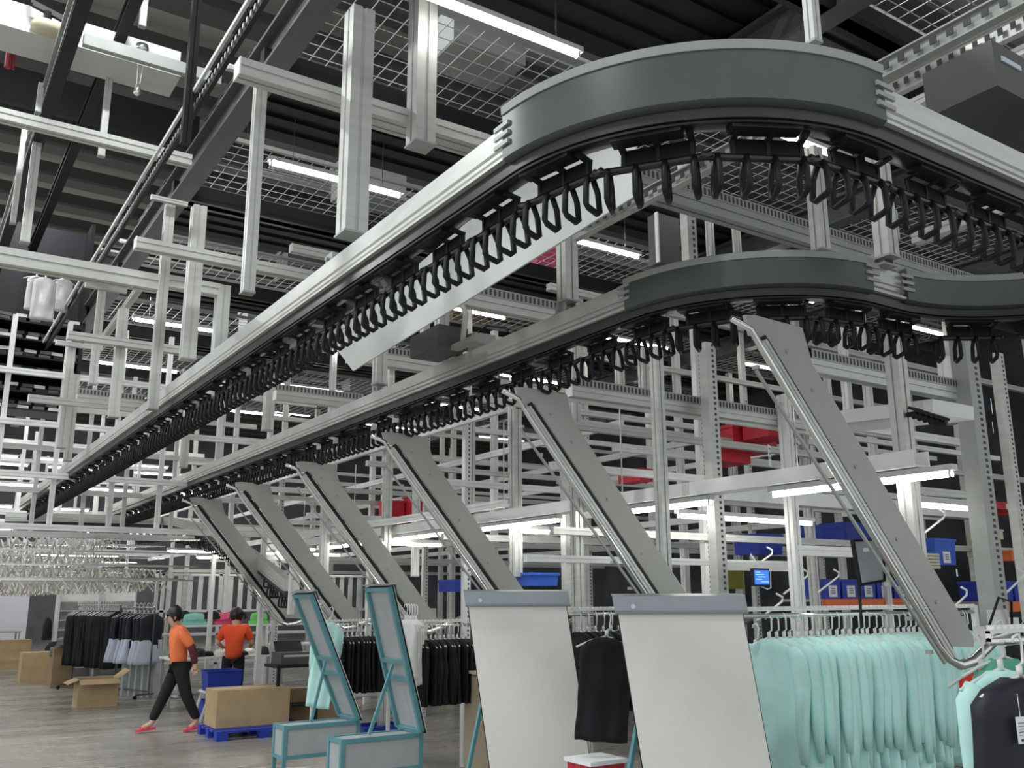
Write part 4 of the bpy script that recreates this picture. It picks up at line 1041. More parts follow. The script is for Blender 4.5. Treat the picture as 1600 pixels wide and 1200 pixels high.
# pallet with big box
def carton(x, y, wd, dp, ht, label, rz=0, open_=True, z=0, mt=CARTON, flapang=0.6):
    r = thing('cardboard_box', label, 'box', (x, y, z), rz); r['kind'] = 'thing'
    b = MB(); t = 0.008
    b.box((-wd/2, -dp/2, 0), (wd/2, dp/2, 0.01)); b.box((-wd/2, -dp/2, 0.01), (wd/2, -dp/2 + t, ht)); b.box((-wd/2, dp/2 - t, 0.01), (wd/2, dp/2, ht)); b.box((-wd/2, -dp/2 + t, 0.01), (-wd/2 + t, dp/2 - t, ht)); b.box((wd/2 - t, -dp/2 + t, 0.01), (wd/2, dp/2 - t, ht))
    if not open_: b.box((-wd/2, -dp/2, ht), (wd/2, dp/2, ht + 0.006))
    b.build('walls', mt, r)
    if open_:
        f = dp * 0.42
        for (a0, a1, n) in (((-wd/2, -dp/2), (wd/2, -dp/2), (0, -1)), ((-wd/2, dp/2), (wd/2, dp/2), (0, 1)), ((-wd/2, -dp/2), (-wd/2, dp/2), (-1, 0)), ((wd/2, -dp/2), (wd/2, dp/2), (1, 0))):
            b = MB(); dx, dy = n[0] * f * math.cos(flapang), n[1] * f * math.cos(flapang); dz = -f * math.sin(flapang) * 0.6 if n[1] or n[0] < 0 else f * 0.6
            b.poly([(a0[0], a0[1], ht), (a1[0], a1[1], ht), (a1[0] + dx, a1[1] + dy, ht + dz), (a0[0] + dx, a0[1] + dy, ht + dz)], (n[0] * 0.3, n[1] * 0.3, 1), 0.006); b.build('flap', CARTON, r)
    else:
        b = MB(); b.box((-wd/2 + 0.01, -0.03, ht + 0.006), (wd/2 - 0.01, 0.03, ht + 0.008)); b.build('tape', CREAM, r)
    return r
a = onz(322, 1148, 0.0); b_ = onz(440, 1140, 0.0)
r = thing('plastic_pallet', 'blue plastic pallet under the biggest cardboard box', 'pallet', (4.28, 12.75, 0), -0.0); r['kind'] = 'thing'
b = MB()
for k in range(5): b.box((-0.62, -0.42 + 0.19 * k, 0.09), (0.62, -0.42 + 0.19 * k + 0.13, 0.115))
b.build('deck', BLUE, r)
b = MB()
for sx in (-0.55, 0, 0.55):
    for sy in (-0.38, 0, 0.38): b.box((sx - 0.07, sy - 0.06, 0), (sx + 0.07, sy + 0.06, 0.09))
b.build('feet', BLUE, r)
carton(4.22, 12.9, 0.98, 0.55, 0.46, 'biggest cardboard box, long and open, on the blue pallet', z=0.118, open_=False, mt=CARTON)
carton(5.25, 13.3, 0.75, 0.5, 0.5, 'brown box at floor level right of the pallet', open_=False, mt=CARTOND)
p = onz(147, 1104, 0); carton(p.x + 0.02, p.y + 0.1, 0.62, 0.5, 0.45, 'open cardboard box with folded-out flaps on the bare floor')
p = onz(55, 1066, 0); carton(p.x, p.y + 0.2, 0.62, 0.5, 0.62, 'plain closed box behind the open-flapped one', open_=False)
p = onz(5, 1046, 0); carton(p.x, p.y + 0.3, 1.2, 0.5, 0.72, 'long closed box at the left picture edge', open_=False)
p = onz(95, 1074, 0); carton(p.x, p.y + 0.2, 0.42, 0.6, 0.78, 'tall narrow grey-sided box beside the dark clothes pile', open_=False, mt=CARTOND)

# garment racks far left: black shirts, two-tone shirts, on a rolling rack
p = onz(118, 1080, 0)
def farrack(x0, y0, x1, y1, z, n, mt_pick, label, lab_shirt, group, L=0.62):
    d = Vector((x1 - x0, y1 - y0)); Ld = d.length; ang = math.atan2(d.y, d.x)
    r = thing('rolling_rack', label, 'garment rack', (x0, y0, 0), ang); r['kind'] = 'thing'
    b = MB(); b.tube([(0, 0, z), (Ld, 0, z)], 0.016, 8); b.build('top_bar', STEEL, r)
    for q in (0.0, Ld):
        b = MB(); b.tube([(q, 0, 0.08), (q, 0, z)], 0.014, 8); b.tube([(q, -0.25, 0.08), (q, 0.25, 0.08)], 0.014, 8); b.build('upright', GREYST, r)
    b = MB(); b.tube([(0, 0, 0.12), (Ld, 0, 0.12)], 0.014, 8); b.build('base_bar', GREYST, r)
    for q in (0, Ld):
        for s in (-0.25, 0.25):
            b = MB(); b.tube([(q - 0.015, s, 0.035), (q + 0.015, s, 0.035)], 0.035, 10); b.build('castor', BLACK, r)
    pr = []
    for i in range(n):
        t = (i + 0.5) / n; mt = mt_pick(t)
        key = [q for q in pr if q[0] == mt.name]
        if len(key) < 2:
            c = thing('hanging_shirt', '', 'garment'); c['kind'] = 'thing'
            cloth(shirt_profile(L, 0.2), 0.07, 3 * i + 2, nx=8, nz=8, wob=0.03).build('body', mt, c, smooth=True)
            h = bpy.data.objects.new('hanger', HANG); C.objects.link(h); h.parent = c
            if mt is NAVY or mt is LILAC:
                cloth(lambda t_: (0.20 + 0.05 * t_, -0.42 - 0.34 * t_, 0), 0.085, i, nx=8, nz=5, wob=0.03).build('pale_hem', LILAC, c, smooth=True)
            pr.append((mt.name, c))
        else: c = dup(random.choice(key)[1])
        c.scale = (1.2, 1.2, 1.25); c.location = (x0 + d.x * t, y0 + d.y * t, z - 0.055); c.rotation_euler = (0, random.uniform(-0.05, 0.05), ang - PI / 2 + random.uniform(-0.2, 0.2)); c['group'] = group
        reg(lab_shirt + (' with pale hem' if mt is NAVY else ''), c, t)
    return r
a = deep(122, 955, 19.0); b_ = deep(242, 955, 17.0)
farrack(a.x, a.y, a.x + (b_.x - a.x) * 0.58, a.y + (b_.y - a.y) * 0.58, 1.64, 17, lambda t: BLKC, 'rolling rack loaded with long black shirts left of the walking person', 'black shirt on the left rolling rack', 'black shirts on the left rack', L=0.85)
a2 = a + (b_ - a) * 0.6
farrack(a2.x, a2.y, b_.x, b_.y, 1.60, 8, lambda t: NAVY, 'rolling rack of two-tone shirts behind the walking person', 'navy shirt on the second rack', 'two-tone shirts on the second rack', L=0.5)
# grey garment bags under the rack (standing panels)
for i in range(6):
    p = deep(196 + 10 * i, 1060, 17.4 - 0.1 * i); b = MB(); b.box((-0.06, -0.12, 0), (0.05, 0.12, 0.62)); b.v = [(v[0] + 0.02 * noise.noise(Vector(v) * 5 + Vector((i, 0, 0))), v[1], v[2]) for v in b.v]
    o = b.build('grey_panel', BOARDB); o.location = (p.x, p.y, 0); tag(o, '', 'panel', 'grey panels below the garment racks', 'thing'); reg('grey standing panel below the two-tone shirts', o, i)
# clothes heaps
def heap(p, sx, sy, sz, mt, name, label, cat='clothes', grp=None, seed=1):
    b = MB(); n, m = 16, 8; vs_ = []
    for j in range(m + 1):
        ph = PI / 2 * j / m
        for k in range(n):
            th = 2 * PI * k / n; rr = 1 + 0.25 * noise.noise(Vector((math.cos(th) * 2 + seed, math.sin(th) * 2, ph * 2)))
            vs_.append((sx * math.cos(ph) ** 0.5 * math.cos(th) * rr, sy * math.cos(ph) ** 0.5 * math.sin(th) * rr, sz * math.sin(ph) * (1 + 0.2 * noise.noise(Vector((k * 0.7, j * 0.9, seed))))))
    fs = [(j * n + k, j * n + (k + 1) % n, (j + 1) * n + (k + 1) % n, (j + 1) * n + k) for j in range(m) for k in range(n)] + [tuple(range(n))[::-1], tuple(m * n + k for k in range(n))]
    b.add(vs_, fs); o = b.build(name, mt, smooth=True); o.location = p; tag(o, label, cat, grp, 'thing'); return o
def table(x, y, wd, dp, ht, label, mt=WHITEC, rz=0):
    r = thing('work_table', label, 'table', (x, y, 0), rz); r['kind'] = 'thing'
    b = MB(); b.box((-wd/2, -dp/2, ht - 0.03), (wd/2, dp/2, ht)); b.build('tabletop', mt, r)
    for sx in (-1, 1):
        for sy in (-1, 1):
            b = MB(); b.box((sx * (wd/2 - 0.05) - 0.02, sy * (dp/2 - 0.05) - 0.02, 0), (sx * (wd/2 - 0.05) + 0.02, sy * (dp/2 - 0.05) + 0.02, ht - 0.03)); b.build('leg', ALUD, r)
    b = MB(); b.box((-wd/2 + 0.05, -dp/2 + 0.05, 0.25), (wd/2 - 0.05, dp/2 - 0.05, 0.27)); b.build('lower_shelf', ALUD, r)
    return r
table(4.75, 16.3, 1.7, 0.7, 0.82, 'white sorting table in front of the standing person')
table(6.6, 14.2, 1.5, 0.7, 0.85, 'dark sorting table right of the standing person', mt=GREYST)
table(6.9, 17.0, 1.8, 0.7, 0.95, 'white table behind the dark one')
table(2.1, 30, 2.2, 0.9, 0.9, 'pale grey desk at the far left', mt=ALUD)
random.seed(5)
for i in range(9):
    x = 4.05 + 0.18 * i; heap((x, 16.15 + 0.12 * (i % 2), 0.822 ), 0.11, 0.16, 0.07 + 0.03 * (i % 3), [BLKC, WHITEC, NAVY][i % 3], 'folded_garment', ['black', 'white', 'navy'][i % 3] + ' folded garment, ' + nth(i) + ' along the white sorting table', seed=i)
for i in range(6):
    x = 6.05 + 0.2 * i; heap((x, 14.1, 0.852), 0.12, 0.2, 0.10, [BLKC, BLKC, GREYST][i % 3], 'folded_garment', 'dark folded garment, ' + nth(i) + ' along the dark table', seed=i + 20)
p = onz(100, 1070, 0)
for i, (px, py, d, s, mt) in enumerate(((88, 1016, 19.5, 0.22, BLKC), (104, 1008, 19, 0.2, GREYST), (72, 1000, 20, 0.10, BLKC), (113, 1003, 19, 0.16, BLKC), (98, 1024, 19.2, 0.26, GREYST))):
    q = deep(px, py, d); heap(tuple(q), s, s, s * (4.5 if i == 2 else 0.8), mt, 'clothes_pile', ['black clothes bundle behind the tall narrow box', 'grey clothes bundle beside the black rack', 'thin upright black garment left of the rack', 'small black bundle touching the rack', 'broad grey bundle topping the narrow box'][i], seed=i + 40)
# shelf unit with film wrapped colour packs behind the workers
r = thing('white_shelving', 'white slatted shelving wall behind the two people', 'shelving', (4.4, 19.0, 0)); r['kind'] = 'thing'
for x in (0, 1.1, 2.2, 3.3, 4.4):
    b = MB(); b.box((x, 0, 0), (x + 0.06, 0.06, 2.25)); b.box((x, 0.5, 0), (x + 0.06, 0.56, 2.25)); b.build('upright', ALUW, r)
for z in (0.5, 1.05, 1.5, 2.2):
    b = MB(); b.box((0, 0, z), (4.5, 0.56, z + 0.04)); b.build('shelf', ALUW, r)
b = MB()
for i in range(22): b.box((0.1 + 0.2 * i, 0.02, 1.54), (0.19 + 0.2 * i, 0.05, 2.2))
b.build('slats', ALUW, r)
for i, (px, mt, cn, wd) in enumerate(((305, TEALP, 'aqua', 0.42), (355, PINKP, 'pink', 0.5), (405, GRNP, 'green', 0.32))):
    q = ony(px, 978, 17.9); x = q.x
    b = MB(); b.tube([(-wd/2, 0, 0.1), (-wd/2 + 0.03, 0, 0.1), (0, 0, 0.11), (wd/2 - 0.03, 0, 0.1), (wd/2, 0, 0.1)], [0.03, 0.10, 0.12, 0.10, 0.03], 10); b.box((-wd/2, -0.12, 0.0), (wd/2, 0.12, 0.06))
    o = b.build('colour_pack', mt); o.location = (x, 17.95, 1.28); tag(o, cn + ' film-wrapped pack on the shelving behind the people', 'pack', None, 'thing')
b = MB(); b.box((0, 0, 0), (3.2, 0.3, 0.03)); b.box((0, 0, -1.22), (0.05, 0.3, 0)); b.box((3.15, 0, -1.22), (3.2, 0.3, 0)); b.box((1.6, 0, -1.22), (1.65, 0.3, 0)); o = b.build('white_bench', ALUW); o.location = (4.5, 17.8, 1.25); tag(o, 'narrow white bench holding the coloured packs', 'bench', None, 'thing')
for i in range(3):
    q = deep((285, 330, 372)[i], 967, 17.2); heap(tuple(q), 0.16, 0.12, 0.14, BLKC, 'cloth_bundle', 'black round bundle, ' + nth(i) + ' in the row above the coloured packs', seed=60 + i)
# blue basket on white stand behind the walking person
r = thing('step_stool', 'white slatted stool carrying the blue basket', 'stool', (4.35, 14.5, 0)); r['kind'] = 'thing'
b = MB(); b.box((-0.3, -0.2, 0.40), (0.3, 0.2, 0.43)); b.build('seat', ALUW, r)
for s in (-1, 1):
    b = MB(); b.bar((s * 0.36, -0.2, 0), (s * 0.24, -0.2, 0.4), 0.03, 0.03, up=(0, 1, 0)); b.build('leg', ALUW, r)
    b = MB(); b.bar((s * 0.36, 0.2, 0), (s * 0.24, 0.2, 0.4), 0.03, 0.03, up=(0, 1, 0)); b.build('leg', ALUW, r)
basket((4.3, 14.4, 0.432), 0.52, 0.34, 0.28, BLUE, 'blue basket on the white stool behind the walking person')
basket((4.4, 14.9, 0.0), 0.5, 0.3, 0.25, BLUE, 'second blue basket on the floor under the stool')
# printer on the right dark table, red thing at bottom
q = deep(455, 1030, 13.0); r = thing('label_printer', 'dark grey printer on the cart beyond the teal stands', 'printer', (q.x, q.y, 0.86)); r['kind'] = 'thing'
b = MB(); b.box((-0.22, -0.2, 0), (0.22, 0.2, 0.16)); b.build('body', GREYST, r); b = MB(); b.box((-0.18, -0.21, 0.10), (0.18, -0.2, 0.13)); b.build('paper_slot', ALU, r); b = MB(); b.poly([(-0.2, 0.1, 0.16), (0.2, 0.1, 0.16), (0.2, 0.2, 0.3), (-0.2, 0.2, 0.3)], (0, -0.8, 0.5), 0.01); b.build('lid', BLACK, r)
b = MB(); b.box((q.x - 0.3, q.y - 0.28, 0.82), (q.x + 0.35, q.y + 0.25, 0.86)); b.box((q.x - 0.28, q.y - 0.26, 0), (q.x - 0.24, q.y - 0.22, 0.82)); b.box((q.x + 0.28, q.y - 0.26, 0), (q.x + 0.32, q.y - 0.22, 0.82)); b.box((q.x - 0.28, q.y - 0.26, 0.3), (q.x + 0.32, q.y + 0.2, 0.33))
c = centre(b); o = b.build('printer_cart', DARKST); o.location = c; tag(o, 'dark cart under the grey printer', 'cart', None, 'thing')
q = deep(955, 1190, 5.6); r = thing('plastic_crate', 'red crate with white lid at the bottom between the boards', 'crate', (q.x, q.y + 0.15, q.z - 0.32)); r['kind'] = 'thing'
b = MB(); b.box((-0.13, -0.12, 0), (0.13, 0.12, 0.30)); b.build('body', REDP, r)
b = MB(); b.box((-0.145, -0.135, 0.30), (0.145, 0.135, 0.325)); b.build('lid', PAPER, r)
b = MB(); b.box((-0.4, -0.25, 0), (0.4, 0.25, 0.03)); 
for sx in (-0.36, 0.36):
    for sy in (-0.2, 0.2): b.box((sx - 0.02, sy - 0.02, -(q.z - 0.35)), (sx + 0.02, sy + 0.02, 0))
o = b.build('low_table', GREYST); o.location = (q.x, q.y + 0.15, q.z - 0.352); tag(o, 'low grey table under the red crate', 'table', None, 'thing')
# far left: pale partition with papers
r = thing('office_partition', 'pale lilac partition at the far left with posters', 'partition', (0.3, 34, 0)); r['kind'] = 'thing'
b = MB(); b.box((0, 0, 0), (3.5, 0.1, 2.1)); b.build('panel', WALLM, r)
b = MB(); b.box((1.1, -0.02, 1.15), (2.3, 0.0, 1.6)); b.build('poster', CARTOND, r)
b = MB(); b.box((0.9, -0.02, 1.1), (1.5, -0.0, 1.5)); b.build('notice', WHITEB, r)
r = thing('white_shelving', 'white shelf tower behind the left rack of black shirts', 'shelving', (3.1, 22.6, 0)); r['kind'] = 'thing'
b = MB(); b.box((0, 0.4, 0), (1.6, 0.42, 2.0)); b.box((0, 0, 0), (0.04, 0.4, 2.0)); b.box((0.8, 0, 0), (0.84, 0.4, 2.0)); b.box((1.56, 0, 0), (1.6, 0.4, 2.0)); b.build('frame', ALUW, r)
for k in range(9):
    b = MB(); b.box((0.04, 0, 0.2 * k + 0.1), (1.56, 0.38, 0.2 * k + 0.12)); b.build('shelf', ALUW, r)
# the field of empty hangers on overhead rails, far left
hf = MB()
for i in range(22):
    y = 15.0 + i * 0.75
    for lv in range(4):
        z = 1.98 + 0.21 * lv + 0.03 * (i % 3)
        for j in range(30):
            x = 0.3 + j * 0.125 + 0.06 * ((i + lv) % 2) + y * 0.03
            if x > 3.6 or (lv > 1 and x > 2.9): continue
            t = 0.03 * ((i * 7 + j * 3) % 5 - 2)
            hf.bar((x - t, y - 0.2, z - 0.12), (x, y, z), 0.016, 0.012, mt=HANGC if (i + j + lv) % 3 else WHITEC); hf.bar((x, y, z), (x + t, y + 0.2, z - 0.12), 0.016, 0.012, mt=HANGC)
        hf.bar((0.5, y, z + 0.05), (4.0, y, z + 0.05), 0.02, 0.02, mt=STEEL)
o = hf.build('hanger_field', None, fix=False); tag(o, 'dense field of empty pale hangers on overhead rails at far left', 'hangers', None, 'stuff')
# large grey far equipment boxes under the tracks' ends
for i in range(5):
    b = MB(); b.box((-0.2, 0, -0.5), (0.2, 0.3, 0.5)); b.box((-0.22, -0.02, 0.42), (0.22, 0.32, 0.52)); o = b.build('duct_box', BOARDB); q = deep(75 + 18 * i, 862, 26); o.location = q; tag(o, '', 'duct', 'duct boxes below the far track end', 'thing'); reg('tall grey duct box below the far end of the upper track', o, i)

# ================================================================ PEOPLE
def skinmesh(name, joints, edges, rad, mt, parent, sub=2, root=0):
    me = bpy.data.meshes.new(name); me.from_pydata([tuple(j) for j in joints], edges, [])
    o = bpy.data.objects.new(name, me); C.objects.link(o); o.parent = parent
    sk = o.modifiers.new('skin', 'SKIN'); sk.use_smooth_shade = True
    for i, v in enumerate(me.skin_vertices[0].data if me.skin_vertices else []): pass
    if not me.skin_vertices:
        bm = bmesh.new(); bm.from_mesh(me); bm.verts.layers.skin.verify(); bm.to_mesh(me); bm.free()
    for i, v in enumerate(me.skin_vertices[0].data):
        r_ = rad[i]; v.radius = (r_, r_) if not isinstance(r_, tuple) else r_; v.use_root = (i == root)
    sb = o.modifiers.new('sub', 'SUBSURF'); sb.levels = sub; sb.render_levels = sub
    me.materials.append(mt); return o
def person(label, loc, rz, J, shirt, trouser, shoe, hairlong=False, cuff=None):
    """J: joints in metres, facing -y locally"""
    r = thing('person', label, 'person', loc, rz); r['kind'] = 'thing'
    names = ['pelvis', 'belly', 'chest', 'neck', 'head0', 'head1', 'shL', 'elL', 'wrL', 'haL', 'shR', 'elR', 'wrR', 'haR', 'hipL', 'knL', 'anL', 'toL', 'hipR', 'knR', 'anR', 'toR']
    R = dict(pelvis=0.075, belly=0.075, chest=0.09, neck=0.055, head0=0.085, head1=0.088, shL=0.042, elL=0.04, wrL=0.028, haL=0.03, shR=0.042, elR=0.04, wrR=0.028, haR=0.03,
             hipL=0.06, knL=0.058, anL=0.038, toL=0.03, hipR=0.06, knR=0.058, anR=0.038, toR=0.03)
    ix = {n: i for i, n in enumerate(names)}
    E_ = [('pelvis', 'belly'), ('belly', 'chest'), ('chest', 'neck'), ('neck', 'head0'), ('head0', 'head1'), ('chest', 'shL'), ('shL', 'elL'), ('elL', 'wrL'), ('wrL', 'haL'), ('chest', 'shR'), ('shR', 'elR'), ('elR', 'wrR'), ('wrR', 'haR'),
          ('pelvis', 'hipL'), ('hipL', 'knL'), ('knL', 'anL'), ('anL', 'toL'), ('pelvis', 'hipR'), ('hipR', 'knR'), ('knR', 'anR'), ('anR', 'toR')]
    body = skinmesh('body', [J[n] for n in names], [(ix[a], ix[b]) for a, b in E_], [R[n] for n in names], SKIN, r)
    # fingers and thumb
    for s in 'LR':
        w0, h0 = Vector(J['wr' + s]), Vector(J['ha' + s]); d = (h0 - w0).normalized(); sd = d.cross(Vector((0, 1, 0.2))).normalized()
        b = MB()
        for k, (o_, ln) in enumerate(((-0.024, 0.055), (-0.008, 0.068), (0.008, 0.064), (0.023, 0.05))):
            p0 = h0 + sd * o_; b.tube([p0, p0 + d * ln * 0.5 + Vector((0, -0.008, 0)), p0 + d * ln + Vector((0, -0.022, 0))], [0.0095, 0.009, 0.007], 6)
        p0 = (w0 + h0) / 2 + sd * -0.03; b.tube([p0, p0 + d * 0.03 - sd * 0.015 + Vector((0, -0.012, 0)), p0 + d * 0.055 - sd * 0.016 + Vector((0, -0.022, 0))], [0.011, 0.010, 0.008], 6)
        b.build('fingers', SKIN, body, smooth=True)
    g = 0.018
    T = ['pelvis', 'belly', 'chest', 'shL', 'mL', 'shR', 'mR', 'nk']
    V = {n: Vector(J[n]) for n in names}
    V['mL'] = V['shL'].lerp(V['elL'], 0.85 if not cuff else 1.0); V['mR'] = V['shR'].lerp(V['elR'], 0.85 if not cuff else 1.0); V['nk'] = V['chest'].lerp(V['neck'], 0.75)
    pj = V['pelvis'] + Vector((0, 0, -0.10))
    jt = [pj, V['belly'], V['chest'], V['shL'], V['mL'], V['shR'], V['mR'], V['nk']]
    skinmesh('shirt', jt, [(0, 1), (1, 2), (2, 3), (3, 4), (2, 5), (5, 6), (2, 7)], [(0.16, 0.125), (0.145, 0.125), (0.175, 0.145), 0.092, 0.064, 0.092, 0.064, 0.07], shirt, r, root=0)
    if cuff:
        for s in 'LR':
            skinmesh('oversleeve', [V['el' + s].lerp(V['sh' + s], 0.25), V['el' + s], V['wr' + s]], [(0, 1), (1, 2)], [0.062, 0.06, 0.045], cuff, r)
    jt = [V['pelvis'] + Vector((0, 0, 0.05)), V['hipL'], V['knL'], V['anL'] + Vector((0, 0, 0.03)), V['hipR'], V['knR'], V['anR'] + Vector((0, 0, 0.03))]
    skinmesh('trousers', jt, [(0, 1), (1, 2), (2, 3), (0, 4), (4, 5), (5, 6)], [(0.145, 0.12), 0.108, 0.08, 0.062, 0.108, 0.08, 0.062], trouser, r)
    for s in 'LR':
        a, t = V['an' + s], V['to' + s]; b = MB()
        d = (t - a); d.z = 0; d.normalize(); sd = Vector((-d.y, d.x, 0)); zb = min(a.z, t.z) - 0.045
        A = a - d * 0.06; A.z = a.z - 0.055; Tt = t + d * 0.05; Tt.z = t.z - 0.03
        b.poly([A + sd * 0.035, A - sd * 0.035, A.lerp(Tt, 0.6) - sd * 0.048, Tt - sd * 0.035, Tt + d * 0.02, Tt + sd * 0.035, A.lerp(Tt, 0.6) + sd * 0.048], (0, 0, 1), 0.03)
        b.tube([A.lerp(Tt, 0.55) + sd * 0.045 + Vector((0, 0, 0.01)), A.lerp(Tt, 0.6) + Vector((0, 0, 0.055)), A.lerp(Tt, 0.65) - sd * 0.045 + Vector((0, 0, 0.01))], 0.014, 6)
        b.tube([A.lerp(Tt, 0.75) + sd * 0.042 + Vector((0, 0, 0.01)), A.lerp(Tt, 0.78) + Vector((0, 0, 0.045)), A.lerp(Tt, 0.8) - sd * 0.042 + Vector((0, 0, 0.01))], 0.012, 6)
        b.build('sandal', shoe, r)
    # face
    hc = V['head0'].lerp(V['head1'], 0.5); f = (V['face'] if 'face' in V else Vector(J['face'])) ; f = f.normalized(); sd = f.cross(Vector((0, 0, 1))).normalized()
    b = MB(); b.tube([hc + f * 0.085 + Vector((0, 0, 0.02)), hc + f * 0.115 + Vector((0, 0, -0.012)), hc + f * 0.09 + Vector((0, 0, -0.025))], [0.008, 0.016, 0.010], 8)
    for s in (-1, 1): b.tube([hc + sd * s * 0.088 + Vector((0, 0, 0.02)), hc + sd * s * 0.098 + Vector((0, 0, 0.0)), hc + sd * s * 0.09 + Vector((0, 0, -0.03))], [0.010, 0.018, 0.008], 8)
    b.build('nose_and_ears', SKIN, body, smooth=True)
    b = MB()
    for s in (-1, 1): b.tube([hc + f * 0.088 + sd * s * 0.045 + Vector((0, 0, 0.012)), hc + f * 0.092 + sd * s * 0.02 + Vector((0, 0, 0.012))], 0.006, 6)
    b.build('eyes', INK, body)
    b = MB(); b.tube([hc + f * 0.085 - sd * 0.022 + Vector((0, 0, -0.05)), hc + f * 0.092 + Vector((0, 0, -0.052)), hc + f * 0.085 + sd * 0.022 + Vector((0, 0, -0.05))], 0.006, 6); b.build('mouth', PINK, body)
    # hair: cap shell with fringe
    b = MB(); n, m = 18, 9; vs_ = []
    for j in range(m + 1):
        ph = PI * 0.5 - (PI * 0.78) * j / m
        for k in range(n):
            th = 2 * PI * k / n; dv = f * math.cos(th) + sd * math.sin(th)
            front = max(0, math.cos(th)); pp = ph if ph > 0.25 + 0.0 or front < 0.35 else 0.25 + (ph - 0.25) * (1 - front)
            rr = 0.112 * (1 + 0.16 * noise.noise(Vector((math.cos(th) * 4, math.sin(th) * 4, ph * 4))))
            vs_.append(hc + Vector((0, 0, 0.035)) - f * 0.012 + dv * rr * math.cos(pp) + Vector((0, 0, 1.12 * rr * math.sin(pp))))
    b.add(vs_, [(j * n + k, j * n + (k + 1) % n, (j + 1) * n + (k + 1) % n, (j + 1) * n + k) for j in range(m) for k in range(n)] + [tuple(range(n))])
    if hairlong: b.tube([hc - f * 0.10 + Vector((0, 0, 0.04)), hc - f * 0.135 + Vector((0, 0, 0.01)), hc - f * 0.12 + Vector((0, 0, -0.05))], [0.03, 0.042, 0.02], 10)
    b.build('hair', HAIR, r, smooth=True)
    return r
# walking person, facing -x (towards the left), local frame = world axes
W = dict(pelvis=(0.05, 0, 0.90), belly=(0.03, 0, 1.03), chest=(0.0, 0, 1.22), neck=(-0.03, 0, 1.38), head0=(-0.06, 0, 1.45), head1=(-0.09, 0, 1.56),
         shL=(0.0, 0.17, 1.32), elL=(0.10, 0.22, 1.08), wrL=(0.02, 0.24, 0.88), haL=(0.0, 0.24, 0.80),
         shR=(0.02, -0.17, 1.32), elR=(0.17, -0.22, 1.10), wrR=(0.22, -0.23, 0.88), haR=(0.23, -0.23, 0.80),
         hipL=(0.04, 0.09, 0.84), knL=(-0.10, 0.10, 0.48), anL=(-0.24, 0.10, 0.11), toL=(-0.37, 0.10, 0.06),
         hipR=(0.06, -0.09, 0.84), knR=(0.15, -0.10, 0.48), anR=(0.32, -0.10, 0.12), toR=(0.21, -0.10, 0.05), face=(-1, -0.1, -0.15))
person('person in orange top with dark sleeves and pink sandals walking to the left', (3.40, 13.55, 0), -0.1, W, ORANGEC, BLKC, PINK, cuff=MAROON)
W2 = dict(pelvis=(0, 0, 0.86), belly=(0, 0, 1.0), chest=(0, 0.02, 1.18), neck=(0, 0.05, 1.34), head0=(0, 0.07, 1.41), head1=(0, 0.08, 1.50),
          shL=(0.17, 0.02, 1.28), elL=(0.27, 0.06, 1.05), wrL=(0.22, 0.26, 0.98), haL=(0.20, 0.33, 0.98),
          shR=(-0.17, 0.02, 1.28), elR=(-0.27, 0.06, 1.05), wrR=(-0.22, 0.26, 0.98), haR=(-0.20, 0.33, 0.98),
          hipL=(0.09, 0, 0.80), knL=(0.10, -0.01, 0.45), anL=(0.10, 0.02, 0.10), toL=(0.10, 0.14, 0.05),
          hipR=(-0.09, 0, 0.80), knR=(-0.10, -0.01, 0.45), anR=(-0.10, 0.02, 0.10), toR=(-0.10, 0.14, 0.05), face=(0, 1, -0.3))
person('person in red-orange shirt seen from behind, bent over the sorting table', (4.78, 15.45, 0), -0.45, W2, REDORC, BLKC, REDP, hairlong=True)

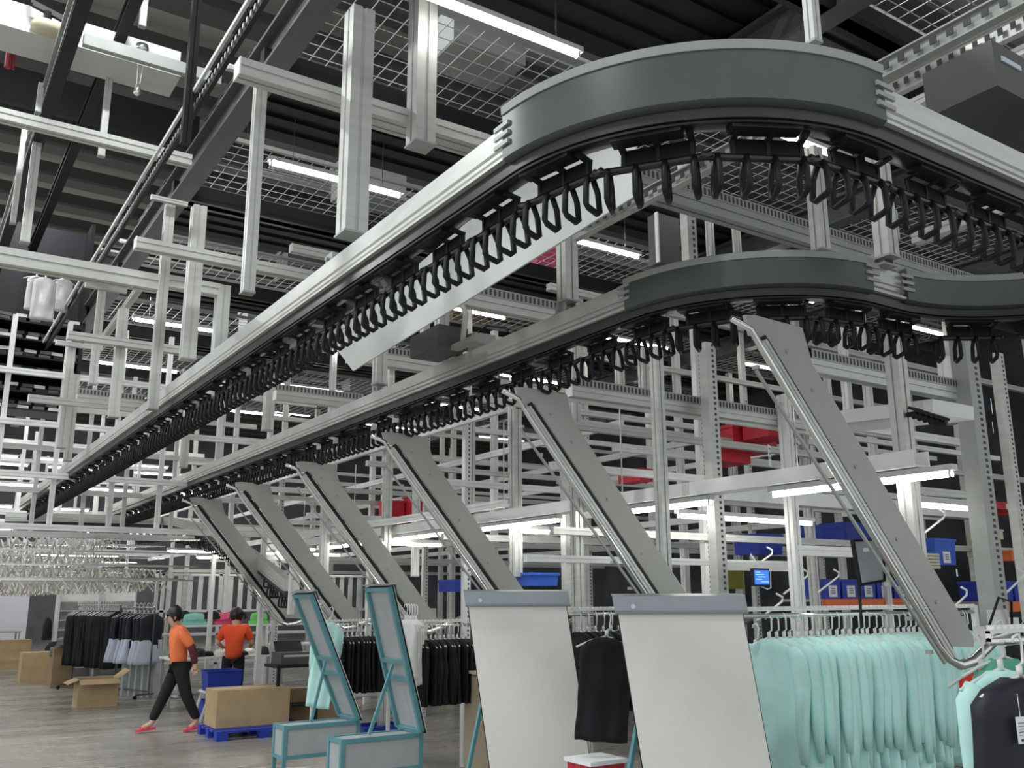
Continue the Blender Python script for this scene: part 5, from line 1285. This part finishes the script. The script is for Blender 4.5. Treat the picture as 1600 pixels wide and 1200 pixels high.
# ================================================================ fill lamps added under the roof to brighten the hall
for i, (x, y) in enumerate(FILL_LAMPS):
    r = thing('fill_lamp', '', 'lamp', (x, y, 8.6)); r['kind'] = 'thing'
    b = MB(); b.box((-0.7, -0.12, 0.0), (0.7, 0.12, 0.05)); b.box((-0.5, -0.04, 0.05), (-0.46, 0.04, 0.40)); b.box((0.46, -0.04, 0.05), (0.5, 0.04, 0.40)); b.build('housing', HOUSING, r)
    b = MB(); b.box((-0.66, -0.09, -0.02), (0.66, 0.09, 0.0)); b.build('diffuser', TUBE, r)
    l = bpy.data.lights.new('fill_light', 'AREA'); l.shape = 'RECTANGLE'; l.size = 1.3; l.size_y = 0.25; l.energy = 170; l.color = (0.96, 0.99, 1.0)
    lo = bpy.data.objects.new('light', l); C.objects.link(lo); lo.location = (0, 0, -0.03); lo.parent = r
    reg('white added fill lamp under the roof', r, y * 10 + x)
# light given by the receding station lamps and mezzanine tubes is emitted by their own tubes

# ================================================================ labels for repeated members
def span(o):
    xs = [proj(o.location)[0]]; return xs[0]
SPACE = {'silver post hanging from above': 'counted from the left', }
ORDER = {'post': 'from the left', 'rail': 'from the top', 'lamp': 'from the near end', 'panel': 'from the near end', 'girder': 'from the left', 'joist': 'from the near end', 'shirt': 'from its rack\'s left end', 'carrier': 'from the far end'}
for kind, L in REG.items():
    L.sort(key=lambda t: t[0]); n = len(L)
    words = kind.split()
    how = next((v for k_, v in ORDER.items() if k_ in words), 'from the left')
    if 'long rail' in kind or 'tray' in words: how = 'from the left'
    for i, (k, o) in enumerate(L):
        if not o.get('category'): o['category'] = next((x for x in ('lamp', 'girder', 'post', 'clamp', 'joist', 'tote', 'pipe', 'tray') if x in words), 'part')
        if kind.startswith('black plastic hook carrier'):
            o['label'] = nth(i if 'far' in kind or 'descending' in kind else n - 1 - i) + ' ' + kind.replace('black plastic', 'black') + (' from its far end' if 'overhead' in kind else ''); continue
        o['group'] = o.get('group') or kind + 's'
        if n == 1: o['label'] = kind; del o['group']
        else: o['label'] = nth(i) + ' ' + how + ': ' + kind
